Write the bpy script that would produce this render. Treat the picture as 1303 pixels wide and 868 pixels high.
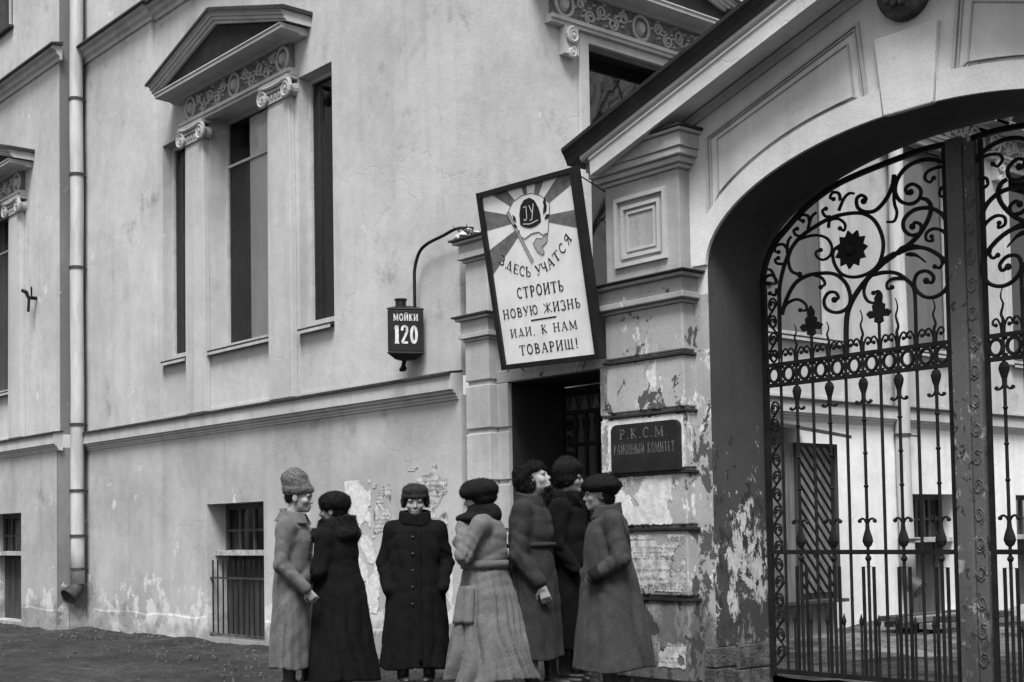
import bpy, bmesh, math, random
import numpy as np
from mathutils import Vector, Matrix
R = math.radians
random.seed(7); rng = np.random.default_rng(7)
scn = bpy.context.scene
col = scn.collection
for o in list(bpy.data.objects): bpy.data.objects.remove(o)

# ------------------------------------------------------------------ camera, sky, sun, exposure
CAM_Y, CAM_Z = -8.35, 1.28
cam = bpy.data.cameras.new('camera'); cam_o = bpy.data.objects.new('camera', cam); col.objects.link(cam_o)
yaw, pitch, roll = R(49.6), R(2.6), R(-0.98)
fw = Vector((-math.sin(yaw)*math.cos(pitch), math.cos(yaw)*math.cos(pitch), math.sin(pitch)))
rt0 = Vector((math.cos(yaw), math.sin(yaw), 0)); up0 = rt0.cross(fw)
rt = rt0*math.cos(roll) + up0*math.sin(roll); up = -rt0*math.sin(roll) + up0*math.cos(roll)
cam_o.matrix_world = Matrix(((rt.x, up.x, -fw.x, 0), (rt.y, up.y, -fw.y, CAM_Y), (rt.z, up.z, -fw.z, CAM_Z), (0, 0, 0, 1)))
cam.sensor_width = 36; cam.lens = 36*1728/1303; cam.shift_y = (600-434)/1303
cam.clip_start = 0.05; cam.clip_end = 3000
scn.camera = cam_o
scn.render.resolution_x, scn.render.resolution_y = 1024, 682
SUN_EL, SUN_AZ = R(60), Vector((0.70, -0.714))          # soft high light from the street side
world = bpy.data.worlds.new('World'); scn.world = world; world.use_nodes = True
wn, wl = world.node_tree.nodes, world.node_tree.links
sky = wn.new('ShaderNodeTexSky'); sky.sky_type = 'NISHITA'; sky.sun_disc = False
sky.sun_elevation = SUN_EL; sky.sun_rotation = math.atan2(SUN_AZ.x, SUN_AZ.y)
sky.air_density = 1.0; sky.dust_density = 3.0; sky.ozone_density = 1.0
bw = wn.new('ShaderNodeRGBToBW'); wl.new(sky.outputs[0], bw.inputs[0])
wl.new(bw.outputs[0], wn['Background'].inputs[0]); wn['Background'].inputs[1].default_value = 0.05
sl = bpy.data.lights.new('sun', 'SUN'); sl.energy = 1.5; sl.angle = R(24); sl.color = (1, 1, 1)
so = bpy.data.objects.new('sun', sl); col.objects.link(so)
sd = Vector((SUN_AZ.x*math.cos(SUN_EL), SUN_AZ.y*math.cos(SUN_EL), math.sin(SUN_EL)))
so.rotation_euler = sd.to_track_quat('Z', 'Y').to_euler(); so.location = (-6, -14, 18)
scn.view_settings.view_transform = 'Standard'; scn.view_settings.look = 'None'
scn.view_settings.gamma = 1.0; scn.view_settings.exposure = 1.88
scn.view_settings.use_curve_mapping = False

# ------------------------------------------------------------------ materials (all neutral grey: the photograph is black and white)
class NT:
    def __init__(s, name):
        s.m = bpy.data.materials.new(name); s.m.use_nodes = True
        s.n, s.l = s.m.node_tree.nodes, s.m.node_tree.links
        s.b = s.n['Principled BSDF']; s.pos = s.n.new('ShaderNodeNewGeometry').outputs['Position']
    def inp(s, sock, v):
        if isinstance(v, (int, float)): sock.default_value = v if sock.type != 'RGBA' else (v, v, v, 1)
        elif isinstance(v, tuple): sock.default_value = v
        else: s.l.new(v, sock)
    def math(s, op, a, b=0.0, c=None, clamp=False):
        n = s.n.new('ShaderNodeMath'); n.operation = op; n.use_clamp = clamp
        s.inp(n.inputs[0], a); s.inp(n.inputs[1], b)
        if c is not None: s.inp(n.inputs[2], c)
        return n.outputs[0]
    def vec(s, scale=(1, 1, 1), src=None, off=(0, 0, 0)):
        n = s.n.new('ShaderNodeMapping'); n.inputs['Scale'].default_value = scale; n.inputs['Location'].default_value = off
        s.l.new(src or s.pos, n.inputs[0]); return n.outputs[0]
    def noise(s, scale, detail=4, rough=0.55, vec=None, dist=0.0):
        n = s.n.new('ShaderNodeTexNoise'); n.inputs['Scale'].default_value = scale; n.inputs['Detail'].default_value = detail
        n.inputs['Roughness'].default_value = rough; n.inputs['Distortion'].default_value = dist
        s.l.new(vec or s.pos, n.inputs['Vector']); return n.outputs['Fac']
    def vor(s, scale, vec=None, feature='F1'):
        n = s.n.new('ShaderNodeTexVoronoi'); n.feature = feature; n.inputs['Scale'].default_value = scale
        s.l.new(vec or s.pos, n.inputs['Vector']); return n.outputs['Distance']
    def ramp(s, f, a, b, lo=0.0, hi=1.0):
        n = s.n.new('ShaderNodeMapRange'); n.interpolation_type = 'SMOOTHSTEP'
        s.inp(n.inputs[0], f); n.inputs[1].default_value = a; n.inputs[2].default_value = b
        n.inputs[3].default_value = lo; n.inputs[4].default_value = hi; return n.outputs[0]
    def mix(s, f, a, b):
        n = s.n.new('ShaderNodeMix'); n.data_type = 'FLOAT'
        s.inp(n.inputs[0], f); s.inp(n.inputs[2], a); s.inp(n.inputs[3], b); return n.outputs[0]
    def z(s):
        n = s.n.new('ShaderNodeSeparateXYZ'); s.l.new(s.pos, n.inputs[0]); return n.outputs[2]
    def out(s, colr, rough=0.9, bump=None, bs=0.3, bd=0.01, spec=0.25, metal=0.0):
        c = s.n.new('ShaderNodeCombineColor')
        for i in range(3): s.inp(c.inputs[i], colr)
        s.l.new(c.outputs[0], s.b.inputs['Base Color']); s.inp(s.b.inputs['Roughness'], rough)
        s.b.inputs['Specular IOR Level'].default_value = spec; s.b.inputs['Metallic'].default_value = metal
        if bump is not None:
            n = s.n.new('ShaderNodeBump'); n.inputs['Strength'].default_value = bs; n.inputs['Distance'].default_value = bd
            s.l.new(bump, n.inputs['Height']); s.l.new(n.outputs[0], s.b.inputs['Normal'])
        return s.m

def plaster(name, c, low_wear=0.0, blotch=0.16, streak=0.12):
    t = NT(name)
    big = t.ramp(t.noise(0.7, 5, 0.6), 0.3, 0.7, 1-blotch, 1+blotch*0.6)
    mid = t.ramp(t.noise(5.5, 5, 0.6), 0.3, 0.7, 0.95, 1.045)
    st = t.ramp(t.noise(1.0, 4, 0.6, t.vec((5.0, 5.0, 0.35))), 0.45, 0.75, 1.0, 1-streak)
    fine = t.noise(60, 3, 0.6)
    v = t.math('MULTIPLY', t.math('MULTIPLY', big, mid), st)
    v = t.math('MULTIPLY', v, t.ramp(fine, 0.3, 0.7, 0.94, 1.05))
    v = t.math('MULTIPLY', v, c)
    if low_wear:
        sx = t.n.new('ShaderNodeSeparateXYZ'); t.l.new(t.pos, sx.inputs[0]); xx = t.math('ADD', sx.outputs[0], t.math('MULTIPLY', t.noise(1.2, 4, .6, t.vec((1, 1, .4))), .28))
        shade_grime = t.math('MULTIPLY', t.ramp(xx, -19.52, -19.30, 1.0, 0.0), t.ramp(sx.outputs[0], -19.66, -19.645))  # shade of the bay corner and pipe painted dark, together with grime
        v = t.mix(t.math('MULTIPLY', shade_grime, 0.86), v, 0.10)
    spots = t.ramp(t.noise(11, 3, 0.5, t.vec((1, 1, 1), off=(3, 9, 1))), 0.70, 0.76)
    v = t.mix(t.math('MULTIPLY', spots, 0.35), v, c*0.62)
    wv = t.n.new('ShaderNodeVectorMath'); wv.operation = 'ADD'; wn_ = t.n.new('ShaderNodeTexNoise'); wn_.inputs['Scale'].default_value = 2.2; wn_.inputs['Detail'].default_value = 6
    t.l.new(t.pos, wn_.inputs['Vector']); t.l.new(t.pos, wv.inputs[0]); t.l.new(wn_.outputs['Color'], wv.inputs[1])
    crk = t.math('MULTIPLY', t.ramp(t.vor(0.55, wv.outputs[0], 'DISTANCE_TO_EDGE'), 0.003, 0.010, 1.0, 0.0), t.ramp(t.noise(0.5, 3, .5, t.vec((1, 1, 1), off=(1, 4, 2))), 0.48, 0.56))
    v = t.mix(t.math('MULTIPLY', crk, 0.13), v, c*0.45)
    speck = t.ramp(t.noise(85, 2, .5), 0.70, 0.76); v = t.mix(t.math('MULTIPLY', speck, 0.22), v, c*0.5)
    speck2 = t.ramp(t.noise(70, 2, .5, t.vec((1, 1, 1), off=(9, 9, 9))), 0.72, 0.77); v = t.mix(t.math('MULTIPLY', speck2, 0.35), v, min(.8, c*1.5))
    drip = t.math('MULTIPLY', t.ramp(t.noise(1.0, 5, 0.7, t.vec((9, 9, 0.22), off=(2, 2, 1))), 0.60, 0.72), t.ramp(t.noise(0.8, 3), 0.45, 0.65))
    v = t.mix(t.math('MULTIPLY', drip, 0.22), v, c*0.5)
    h = t.math('ADD', t.math('MULTIPLY', fine, 0.35), t.noise(9, 5, 0.65)); h = t.math('SUBTRACT', h, t.math('MULTIPLY', crk, 0.25))
    if low_wear:
        z = t.z()
        wm = t.noise(2.6, 7, 0.68, t.vec((1, 1, 0.8)))
        near = t.ramp(z, 0.1, 1.0, 0.22, 0.0)
        w1 = t.ramp(t.math('ADD', wm, near), 0.64, 0.68)
        v = t.mix(t.math('MULTIPLY', w1, 0.75*low_wear), v, 0.62)
        dirt = t.ramp(t.math('ADD', t.noise(1.8, 6, 0.65, t.vec((1, 1, 1), off=(7, 2, 5))), t.ramp(z, 0.0, 0.75, 0.28, 0.0)), 0.58, 0.80)
        v = t.mix(t.math('MULTIPLY', dirt, 0.62), v, 0.10)
        h = t.math('ADD', h, t.math('MULTIPLY', w1, -0.5))
    return t.out(v, 0.93, h, 0.35, 0.012)

def peeling(name, top, under_l, under_d, amount, z_lo, z_hi, scale=3.2):
    """painted plaster flaking off: light and dark underlayers with sharp flake edges"""
    t = NT(name); z = t.z()
    big = t.ramp(t.noise(1.1, 5, 0.6), 0.3, 0.7, 0.84, 1.12)
    fine = t.noise(55, 3, 0.6)
    v = t.math('MULTIPLY', t.math('MULTIPLY', big, t.ramp(fine, 0.3, 0.7, 0.93, 1.06)), top)
    st = t.ramp(t.noise(1.0, 4, 0.6, t.vec((6, 6, 0.4))), 0.45, 0.8, 1.0, 0.85)
    v = t.math('MULTIPLY', v, st)
    n1 = t.math('ADD', t.math('MULTIPLY', t.noise(scale, 10, 0.74, t.vec((1, 1, 0.55)), 0.5), 0.72), t.math('MULTIPLY', t.noise(scale*4.5, 6, 0.7, t.vec((1, 1, .6)), 0.3), 0.28))
    zz = t.ramp(z, z_lo, z_hi, amount, amount-0.17)
    m1 = t.ramp(t.math('ADD', n1, zz), 0.600, 0.622)
    m2 = t.ramp(t.math('ADD', t.noise(scale*1.7, 8, 0.66, t.vec((1, 1, .7), off=(4, 1, 8)), 0.4), zz), 0.645, 0.66)
    lightv = t.math('MULTIPLY', t.ramp(t.noise(26, 4, 0.6), 0.3, 0.7, 0.8, 1.15), under_l)
    v = t.mix(m1, v, lightv); v = t.mix(m2, v, under_d)
    dirt = t.ramp(t.math('ADD', t.noise(3.0, 7, 0.7, t.vec((1, 1, .7), off=(6, 3, 1))), t.ramp(z, 0.25, 1.25, 0.26, 0.0)), 0.56, 0.76)
    v = t.mix(t.math('MULTIPLY', dirt, 0.72), v, 0.04)
    h = t.math('ADD', t.math('MULTIPLY', t.noise(12, 5, 0.6), 0.6), t.math('MULTIPLY', m1, -0.9))
    h = t.math('ADD', h, t.math('MULTIPLY', m2, -0.6))
    return t.out(v, 0.9, h, 0.45, 0.015)

def simple(name, c, rough=0.8, var=0.15, scale=6.0, bump=0.2, spec=0.3, metal=0.0, bd=0.006, aniso=(1, 1, 1), fine=0.0):
    t = NT(name); ve = t.vec(aniso)
    v = t.math('MULTIPLY', t.ramp(t.noise(scale, 5, 0.6, ve), 0.3, 0.7, 1-var, 1+var), c)
    h = t.noise(scale*4, 4, 0.6, ve)
    if fine: v = t.math('MULTIPLY', v, t.ramp(t.noise(170, 2, 0.6), 0.3, 0.7, 1-fine, 1+fine))
    return t.out(v, rough, h, bump, bd, spec, metal)

def cloth(name, c, nap=0.30):
    t = NT(name)
    v = t.math('MULTIPLY', t.ramp(t.noise(7, 5, 0.65), 0.3, 0.7, 0.80, 1.18), c)
    v = t.math('MULTIPLY', v, t.ramp(t.noise(130, 3, 0.7), 0.3, 0.7, 1-nap, 1+nap))
    dust = t.ramp(t.noise(38, 4, 0.7), 0.62, 0.75)
    v = t.mix(t.math('MULTIPLY', dust, 0.25), v, c*1.6)
    h = t.math('ADD', t.noise(160, 2, 0.6), t.math('MULTIPLY', t.noise(22, 3, 0.6), 1.2))
    m = t.out(v, 0.98, h, 0.4, 0.006, 0.08)
    t.b.inputs['Sheen Weight'].default_value = min(.12, c*.8); t.b.inputs['Sheen Roughness'].default_value = 0.5
    return m

def fur(name, c, hi=1.7):
    t = NT(name)
    v = t.mix(t.ramp(t.noise(55, 4, 0.7, None, 1.2), 0.35, 0.65), c*0.55, c*hi)
    h = t.noise(70, 4, 0.7, None, 1.0)
    m = t.out(v, 0.95, h, 0.9, 0.012, 0.15)
    t.b.inputs['Sheen Weight'].default_value = min(.15, c)
    return m

def glass(name, tint=0.92, ior=1.5):
    t = NT(name)
    tr = t.n.new('ShaderNodeBsdfTransparent'); tr.inputs[0].default_value = (tint, tint, tint, 1)
    gl = t.n.new('ShaderNodeBsdfGlossy'); gl.inputs['Roughness'].default_value = 0.03; gl.inputs[0].default_value = (.95, .95, .95, 1)
    bn = t.n.new('ShaderNodeBump'); bn.inputs['Strength'].default_value = 0.10; bn.inputs['Distance'].default_value = 0.02
    t.l.new(t.noise(1.6, 2), bn.inputs['Height']); t.l.new(bn.outputs[0], gl.inputs['Normal'])
    fr = t.n.new('ShaderNodeFresnel'); fr.inputs[0].default_value = ior
    mx = t.n.new('ShaderNodeMixShader'); t.l.new(fr.outputs[0], mx.inputs[0]); t.l.new(tr.outputs[0], mx.inputs[1]); t.l.new(gl.outputs[0], mx.inputs[2])
    t.l.new(mx.outputs[0], t.n['Material Output'].inputs[0]); return t.m

M = {}
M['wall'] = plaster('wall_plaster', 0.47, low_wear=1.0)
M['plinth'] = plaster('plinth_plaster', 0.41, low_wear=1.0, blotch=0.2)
M['trim'] = plaster('trim_plaster', 0.46, blotch=0.12, streak=0.2)
M['yardwall'] = plaster('courtyard_plaster', 0.74, blotch=0.12)
M['carved'] = simple('carved_plaster', 0.16, 0.9, 0.35, 14, 0.5, 0.2)
M['tympanum'] = simple('shaded_tympanum', 0.014, 0.9, 0.3, 6)  # shade under the pediment put into a near-black base colour
M['portal'] = peeling('portal_paint', 0.34, 0.60, 0.08, 0.085, 2.0, 4.4)
M['archwall'] = plaster('arch_wall_paint', 0.60, blotch=0.18, streak=0.12)
M['portalup'] = plaster('portal_upper_paint', 0.41, blotch=0.2, streak=0.16)
M['archlight'] = plaster('archivolt_paint', 0.62, blotch=0.12)
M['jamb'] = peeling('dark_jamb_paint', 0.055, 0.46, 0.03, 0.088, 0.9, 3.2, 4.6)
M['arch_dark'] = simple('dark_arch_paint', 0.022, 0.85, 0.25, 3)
M['stone'] = simple('worn_stone', 0.07, 0.9, 0.55, 9, 0.9, 0.3, bd=0.02)
M['flash'] = simple('sheet_metal_flashing', 0.022, 0.6, 0.35, 5, 0.2, 0.4)
M['zinc'] = simple('zinc_pipe', 0.42, 0.6, 0.18, 2.2, 0.2, 0.4, aniso=(3, 3, .6))
M['zincdark'] = simple('pipe_collar_metal', 0.04, 0.6, 0.3, 6)
M['iron'] = simple('black_iron', 0.010, 0.75, 0.4, 9, 0.3, 0.2)
M['ironpost'] = peeling('flaking_iron_post', 0.10, 0.26, 0.03, 0.06, 0.5, 9.0, 8)
M['frame'] = simple('window_frame_paint', 0.40, 0.6, 0.15, 6)
M['framedark'] = simple('dark_window_frame', 0.06, 0.6, 0.25, 6)
M['glass'] = glass('window_glass', .92, 1.42); M['yardglass'] = glass('courtyard_window_glass', .92, 2.1)
M['room'] = simple('dark_room', 0.018, 0.95, 0.2, 2)
M['blind'] = simple('window_blind', 0.72, 0.9, 0.12, 2.5, 0.1, aniso=(1, 1, .3))
M['skysheet'] = simple('sky_reflection_sheet', 0.82, 0.9, 0.10, 2.5, 0.1, aniso=(1, 1, .3))  # pale tone standing in for bright sky mirrored in courtyard panes
M['ledge'] = simple('snowy_ledge', 0.27, 0.9, 0.3, 15, 0.5)
M['black'] = simple('black_enamel', 0.012, 0.45, 0.3, 8, 0.1)
M['white_paint'] = simple('white_sign_paint', 0.88, 0.7, 0.07, 5, 0.05, fine=0.06)
M['grey_paint'] = simple('grey_sign_paint', 0.17, 0.7, 0.25, 14, 0.1)
M['palegrey_paint'] = simple('pale_grey_sign_paint', 0.44, 0.7, 0.12, 10, 0.1)
M['ink'] = simple('black_sign_paint', 0.014, 0.6, 0.3, 10, 0.1)
M['faded_letter'] = simple('faded_letter_paint', 0.085, 0.7, 0.5, 26, 0.1)
M['lampletter'] = simple('milk_glass_letters', 0.52, 0.4, 0.35, 25, 0.1)
M['paper'] = simple('torn_paper', 0.58, 0.95, 0.18, 16, 0.4, fine=0.12)
def print_paper():
    t = NT('printed_torn_paper')
    v = t.math('MULTIPLY', t.ramp(t.noise(13, 5, 0.6), 0.3, 0.7, 0.55, 1.2), 0.50)
    ln = t.math('MULTIPLY', t.ramp(t.noise(1.0, 2, .5, t.vec((75, 75, 75))), 0.45, 0.55), t.ramp(t.noise(1.0, 0, .5, t.vec((1.5, 1.5, 46))), 0.48, 0.56))
    v = t.mix(t.math('MULTIPLY', ln, 0.7), v, 0.06)
    blot = t.ramp(t.noise(7, 6, .7), 0.58, 0.64); v = t.mix(t.math('MULTIPLY', blot, 0.8), v, 0.07)
    return t.out(v, 0.95, t.noise(30, 4), 0.4, 0.004, 0.1)
M['paperdirty'] = print_paper()
M['wood'] = simple('grey_weathered_wood', 0.14, 0.9, 0.3, 9, 0.4, aniso=(1, 1, .15))
M['wooddark'] = simple('dark_weathered_wood', 0.045, 0.9, 0.3, 9, 0.4, aniso=(1, 1, .2))
M['snow'] = simple('dirty_snow', 0.20, 0.9, 0.25, 9, 0.5)
M['bark'] = simple('bare_bark', 0.05, 0.95, 0.3, 14, 0.5)
M['skin'] = simple('skin', 0.25, 0.75, 0.22, 28, 0.1, 0.2)
M['skindark'] = simple('sallow_skin', 0.18, 0.75, 0.22, 28, 0.1, 0.2)
M['eye'] = simple('dark_eye', 0.02, 0.3, 0.1, 20, 0.0, 0.5)
M['hair'] = fur('dark_hair', 0.013)
M['fur_black'] = fur('black_fur', 0.008, 1.9)
M['fur_grey'] = fur('grey_astrakhan', 0.10, 1.9)
M['fur_dark'] = fur('dark_grey_fur', 0.022, 1.8)
M['felt'] = cloth('dark_felt', 0.013)
M['scarf'] = cloth('dark_knit_scarf', 0.009, 0.45)
M['coat_greatgrey'] = cloth('grey_greatcoat_wool', 0.10)
M['coat_light'] = cloth('light_grey_coat_wool', 0.105)
M['coat_mid'] = cloth('mid_grey_coat_wool', 0.039)
M['coat_dark'] = cloth('dark_grey_coat_wool', 0.028)
M['coat_black'] = cloth('black_coat_wool', 0.0065)
M['boot'] = simple('black_boot_leather', 0.02, 0.5, 0.3, 15, 0.2, 0.4)

def ground_mat():
    t = NT('muddy_paved_ground')
    v = t.ramp(t.noise(0.9, 7, 0.65), 0.3, 0.7, 0.013, 0.036)
    v = t.math('MULTIPLY', v, t.ramp(t.noise(5, 8, 0.75), 0.3, 0.7, 0.45, 1.6))
    v = t.math('MULTIPLY', v, t.ramp(t.noise(48, 5, 0.7), 0.35, 0.65, 0.6, 1.45))
    streak = t.ramp(t.noise(1.3, 6, 0.7, t.vec((0.5, 1.6, 1))), 0.60, 0.68)
    v = t.mix(t.math('MULTIPLY', streak, 0.5), v, 0.10)
    snow = t.ramp(t.noise(2.1, 8, 0.7, t.vec((0.7, 1.2, 1), off=(2, 5, 0))), 0.66, 0.70)
    v = t.mix(t.math('MULTIPLY', snow, 0.6), v, 0.26)
    h = t.math('ADD', t.noise(6, 7, 0.7), t.math('MULTIPLY', t.noise(45, 4, 0.6), 0.5))
    return t.out(v, t.ramp(t.noise(1.2, 4), 0.3, 0.7, 0.55, 0.95), h, 1.0, 0.05, 0.3)
M['ground'] = ground_mat()
def yard_mat():
    t = NT('trodden_courtyard_snow')
    v = t.ramp(t.noise(1.6, 8, 0.7), 0.35, 0.65, 0.035, 0.17); v = t.math('MULTIPLY', v, t.ramp(t.noise(14, 6, 0.7), 0.3, 0.7, 0.6, 1.4))
    return t.out(v, 0.9, t.noise(9, 8, 0.7), 1.0, 0.05, 0.2)
M['yard'] = yard_mat()

# ------------------------------------------------------------------ mesh helpers
def bez(pts, n=6, closed=False):
    """Catmull-Rom through pts"""
    P = [Vector(p) for p in pts]; out = []
    L = len(P)
    for i in range(L if closed else L-1):
        if closed: p0, p1, p2, p3 = P[(i-1) % L], P[i], P[(i+1) % L], P[(i+2) % L]
        else: p0, p1, p2, p3 = P[max(i-1, 0)], P[i], P[i+1], P[min(i+2, L-1)]
        for k in range(n):
            t = k/n
            out.append(0.5*((2*p1)+(p2-p0)*t+(2*p0-5*p1+4*p2-p3)*t*t+(3*p1-p0-3*p2+p3)*t**3))
    if not closed: out.append(P[-1])
    return out

class MB:
    def __init__(s): s.v = []; s.f = []
    def add(s, v, f):
        o = len(s.v); s.v += [tuple(p) for p in v]; s.f += [tuple(i+o for i in q) for q in f]; return s
    def box(s, x0, x1, y0, y1, z0, z1):
        v = [(x, y, z) for z in (z0, z1) for y in (y0, y1) for x in (x0, x1)]
        return s.add(v, [(0, 2, 3, 1), (4, 5, 7, 6), (0, 1, 5, 4), (2, 6, 7, 3), (0, 4, 6, 2), (1, 3, 7, 5)])
    def prism(s, poly, ax, a0, a1):
        """poly of 2D points extruded along axis ax from a0 to a1; the 2D pairs are (y,z) for x, (x,z) for y, (x,y) for z"""
        n = len(poly)
        def p(q, a): return {'x': (a, q[0], q[1]), 'y': (q[0], a, q[1]), 'z': (q[0], q[1], a)}[ax]
        v = [p(q, a0) for q in poly] + [p(q, a1) for q in poly]
        f = [tuple(range(n))[::-1], tuple(range(n, 2*n))] + [(i, (i+1) % n, (i+1) % n+n, i+n) for i in range(n)]
        return s.add(v, f)
    def rings(s, rings, closed=False, cap=True):
        n = len(rings[0]); v = [p for r in rings for p in r]; f = []
        L = len(rings)
        for i in range(L if closed else L-1):
            a, b = i*n, ((i+1) % L)*n
            for k in range(n): f.append((a+k, a+(k+1) % n, b+(k+1) % n, b+k))
        if cap and not closed: f += [tuple(range(n))[::-1], tuple(range((L-1)*n, L*n))]
        return s.add(v, f)
    def tube(s, pts, r, n=6, closed=False, flat=None, nrm=None):
        """tube through pts; r number or list; flat=(a,b) gives a rectangular bar section lying with normal nrm"""
        P = [Vector(p) for p in pts]; L = len(P); rings = []
        prev = None
        for i, p in enumerate(P):
            if closed: t = P[(i+1) % L]-P[(i-1) % L]
            else: t = P[min(i+1, L-1)]-P[max(i-1, 0)]
            t = t.normalized() if t.length > 1e-9 else Vector((0, 0, 1))
            if nrm is not None: u = Vector(nrm); u = (u-t*u.dot(t)).normalized()
            elif prev is None:
                u = t.cross(Vector((0, 0, 1)));  u = u if u.length > .1 else t.cross(Vector((1, 0, 0))); u.normalize()
            else: u = (prev-t*prev.dot(t)).normalized()
            prev = u; w = t.cross(u)
            rr = r[i] if isinstance(r, (list, tuple)) else r
            if flat: rings.append([p+u*flat[0]*a*rr+w*flat[1]*b*rr for a, b in ((1, 1), (-1, 1), (-1, -1), (1, -1))])
            else: rings.append([p+u*math.cos(2*math.pi*k/n)*rr+w*math.sin(2*math.pi*k/n)*rr for k in range(n)])
        return s.rings(rings, closed)
    def lathe(s, prof, c=(0, 0, 0), n=16, ax='z', sx=1, sy=1):
        rings = []
        for r, h in prof:
            ring = []
            for k in range(n):
                a = 2*math.pi*k/n; q = (math.cos(a)*r*sx, math.sin(a)*r*sy)
                ring.append({'z': (c[0]+q[0], c[1]+q[1], c[2]+h), 'y': (c[0]+q[0], c[1]+h, c[2]-q[1]), 'x': (c[0]+h, c[1]+q[0], c[2]+q[1])}[ax])
            rings.append(ring)
        return s.rings(rings)
    def mesh(s, name):
        me = bpy.data.meshes.new(name); me.from_pydata(s.v, [], s.f); me.update()
        b = bmesh.new(); b.from_mesh(me); bmesh.ops.recalc_face_normals(b, faces=b.faces); b.to_mesh(me); b.free()
        return me
    def build(s, name, mat, parent=None, smooth=False, bevel=0.0, mw=None):
        me = s.mesh(name); return link(name, me, mat, parent, smooth, bevel, mw)

def link(name, me, mat, parent=None, smooth=False, bevel=0.0, mw=None):
    o = bpy.data.objects.new(name, me); col.objects.link(o)
    if mat is not None and me is not None and not me.materials: me.materials.append(M[mat] if isinstance(mat, str) else mat)
    if smooth: me.shade_smooth()
    if bevel:
        b = o.modifiers.new('bevel', 'BEVEL'); b.width = bevel; b.segments = 2; b.limit_method = 'ANGLE'; b.angle_limit = R(40)
    if parent is not None: o.parent = parent
    if mw is not None: o.matrix_basis = mw
    return o
def tag(o, label=None, cat=None, group=None, kind=None):
    for k, v in (('label', label), ('category', cat), ('group', group), ('kind', kind)):
        if v: o[k] = v
    return o
def empty(name, loc=(0, 0, 0), rz=0.0, label=None, cat=None, group=None):
    o = bpy.data.objects.new(name, None); col.objects.link(o); o.location = loc; o.rotation_euler = (0, 0, rz)
    o.empty_display_size = 0.2; return tag(o, label, cat, group)
def inv(parent, o):
    """keep o's world coordinates although it hangs under parent"""
    o.matrix_parent_inverse = Matrix.Translation(-Vector(parent.location)) if parent.rotation_euler.z == 0 else parent.matrix_basis.inverted()
    return o

def holes_wall(s0, s1, z0, z1, holes, n_front, depth, ends=(True, True)):
    """wall front in local coordinates (x along the wall, y = -outward) with rectangular openings and their reveals"""
    m = MB()
    xs = sorted({s0, s1, *[h[0] for h in holes], *[h[1] for h in holes]}); zs = sorted({z0, z1, *[h[2] for h in holes], *[h[3] for h in holes]})
    y = -n_front; yb = y+depth
    for i in range(len(xs)-1):
        for j in range(len(zs)-1):
            cx, cz = (xs[i]+xs[i+1])/2, (zs[j]+zs[j+1])/2
            if any(h[0] < cx < h[1] and h[2] < cz < h[3] for h in holes): continue
            m.add([(xs[i], y, zs[j]), (xs[i+1], y, zs[j]), (xs[i+1], y, zs[j+1]), (xs[i], y, zs[j+1])], [(0, 1, 2, 3)])
    for a, b, c, d in holes:
        m.add([(a, y, c), (a, yb, c), (a, yb, d), (a, y, d)], [(0, 1, 2, 3)])
        m.add([(b, y, c), (b, yb, c), (b, yb, d), (b, y, d)], [(3, 2, 1, 0)])
        m.add([(a, y, d), (a, yb, d), (b, yb, d), (b, y, d)], [(0, 1, 2, 3)])
        m.add([(a, y, c), (a, yb, c), (b, yb, c), (b, y, c)], [(3, 2, 1, 0)])
    # outer returns and back
    if ends[0]: m.add([(s0, y, z0), (s0, y, z1), (s0, yb, z1), (s0, yb, z0)], [(0, 1, 2, 3)])
    if ends[1]: m.add([(s1, y, z0), (s1, y, z1), (s1, yb, z1), (s1, yb, z0)], [(3, 2, 1, 0)])
    m.add([(s0, y, z1), (s1, y, z1), (s1, yb, z1), (s0, yb, z1)], [(0, 1, 2, 3)])
    return m
def build_raw(m, name, mat, parent=None, mw=None):
    me = bpy.data.meshes.new(name); me.from_pydata(m.v, [], m.f); me.update()
    return link(name, me, mat, parent, mw=mw)

def wmat(o):
    m = o.matrix_basis.copy() if o.parent is None else wmat(o.parent) @ o.matrix_parent_inverse @ o.matrix_basis
    return m
_link0 = link
def link(name, me, mat, parent=None, smooth=False, bevel=0.0, mw=None):
    """mesh coordinates are world coordinates (or local ones of matrix mw), whatever the parent"""
    o = _link0(name, me, mat, None, smooth, bevel, None)
    if parent is not None:
        o.parent = parent; o.matrix_parent_inverse = wmat(parent).inverted()
    if mw is not None: o.matrix_basis = mw
    return o

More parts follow.
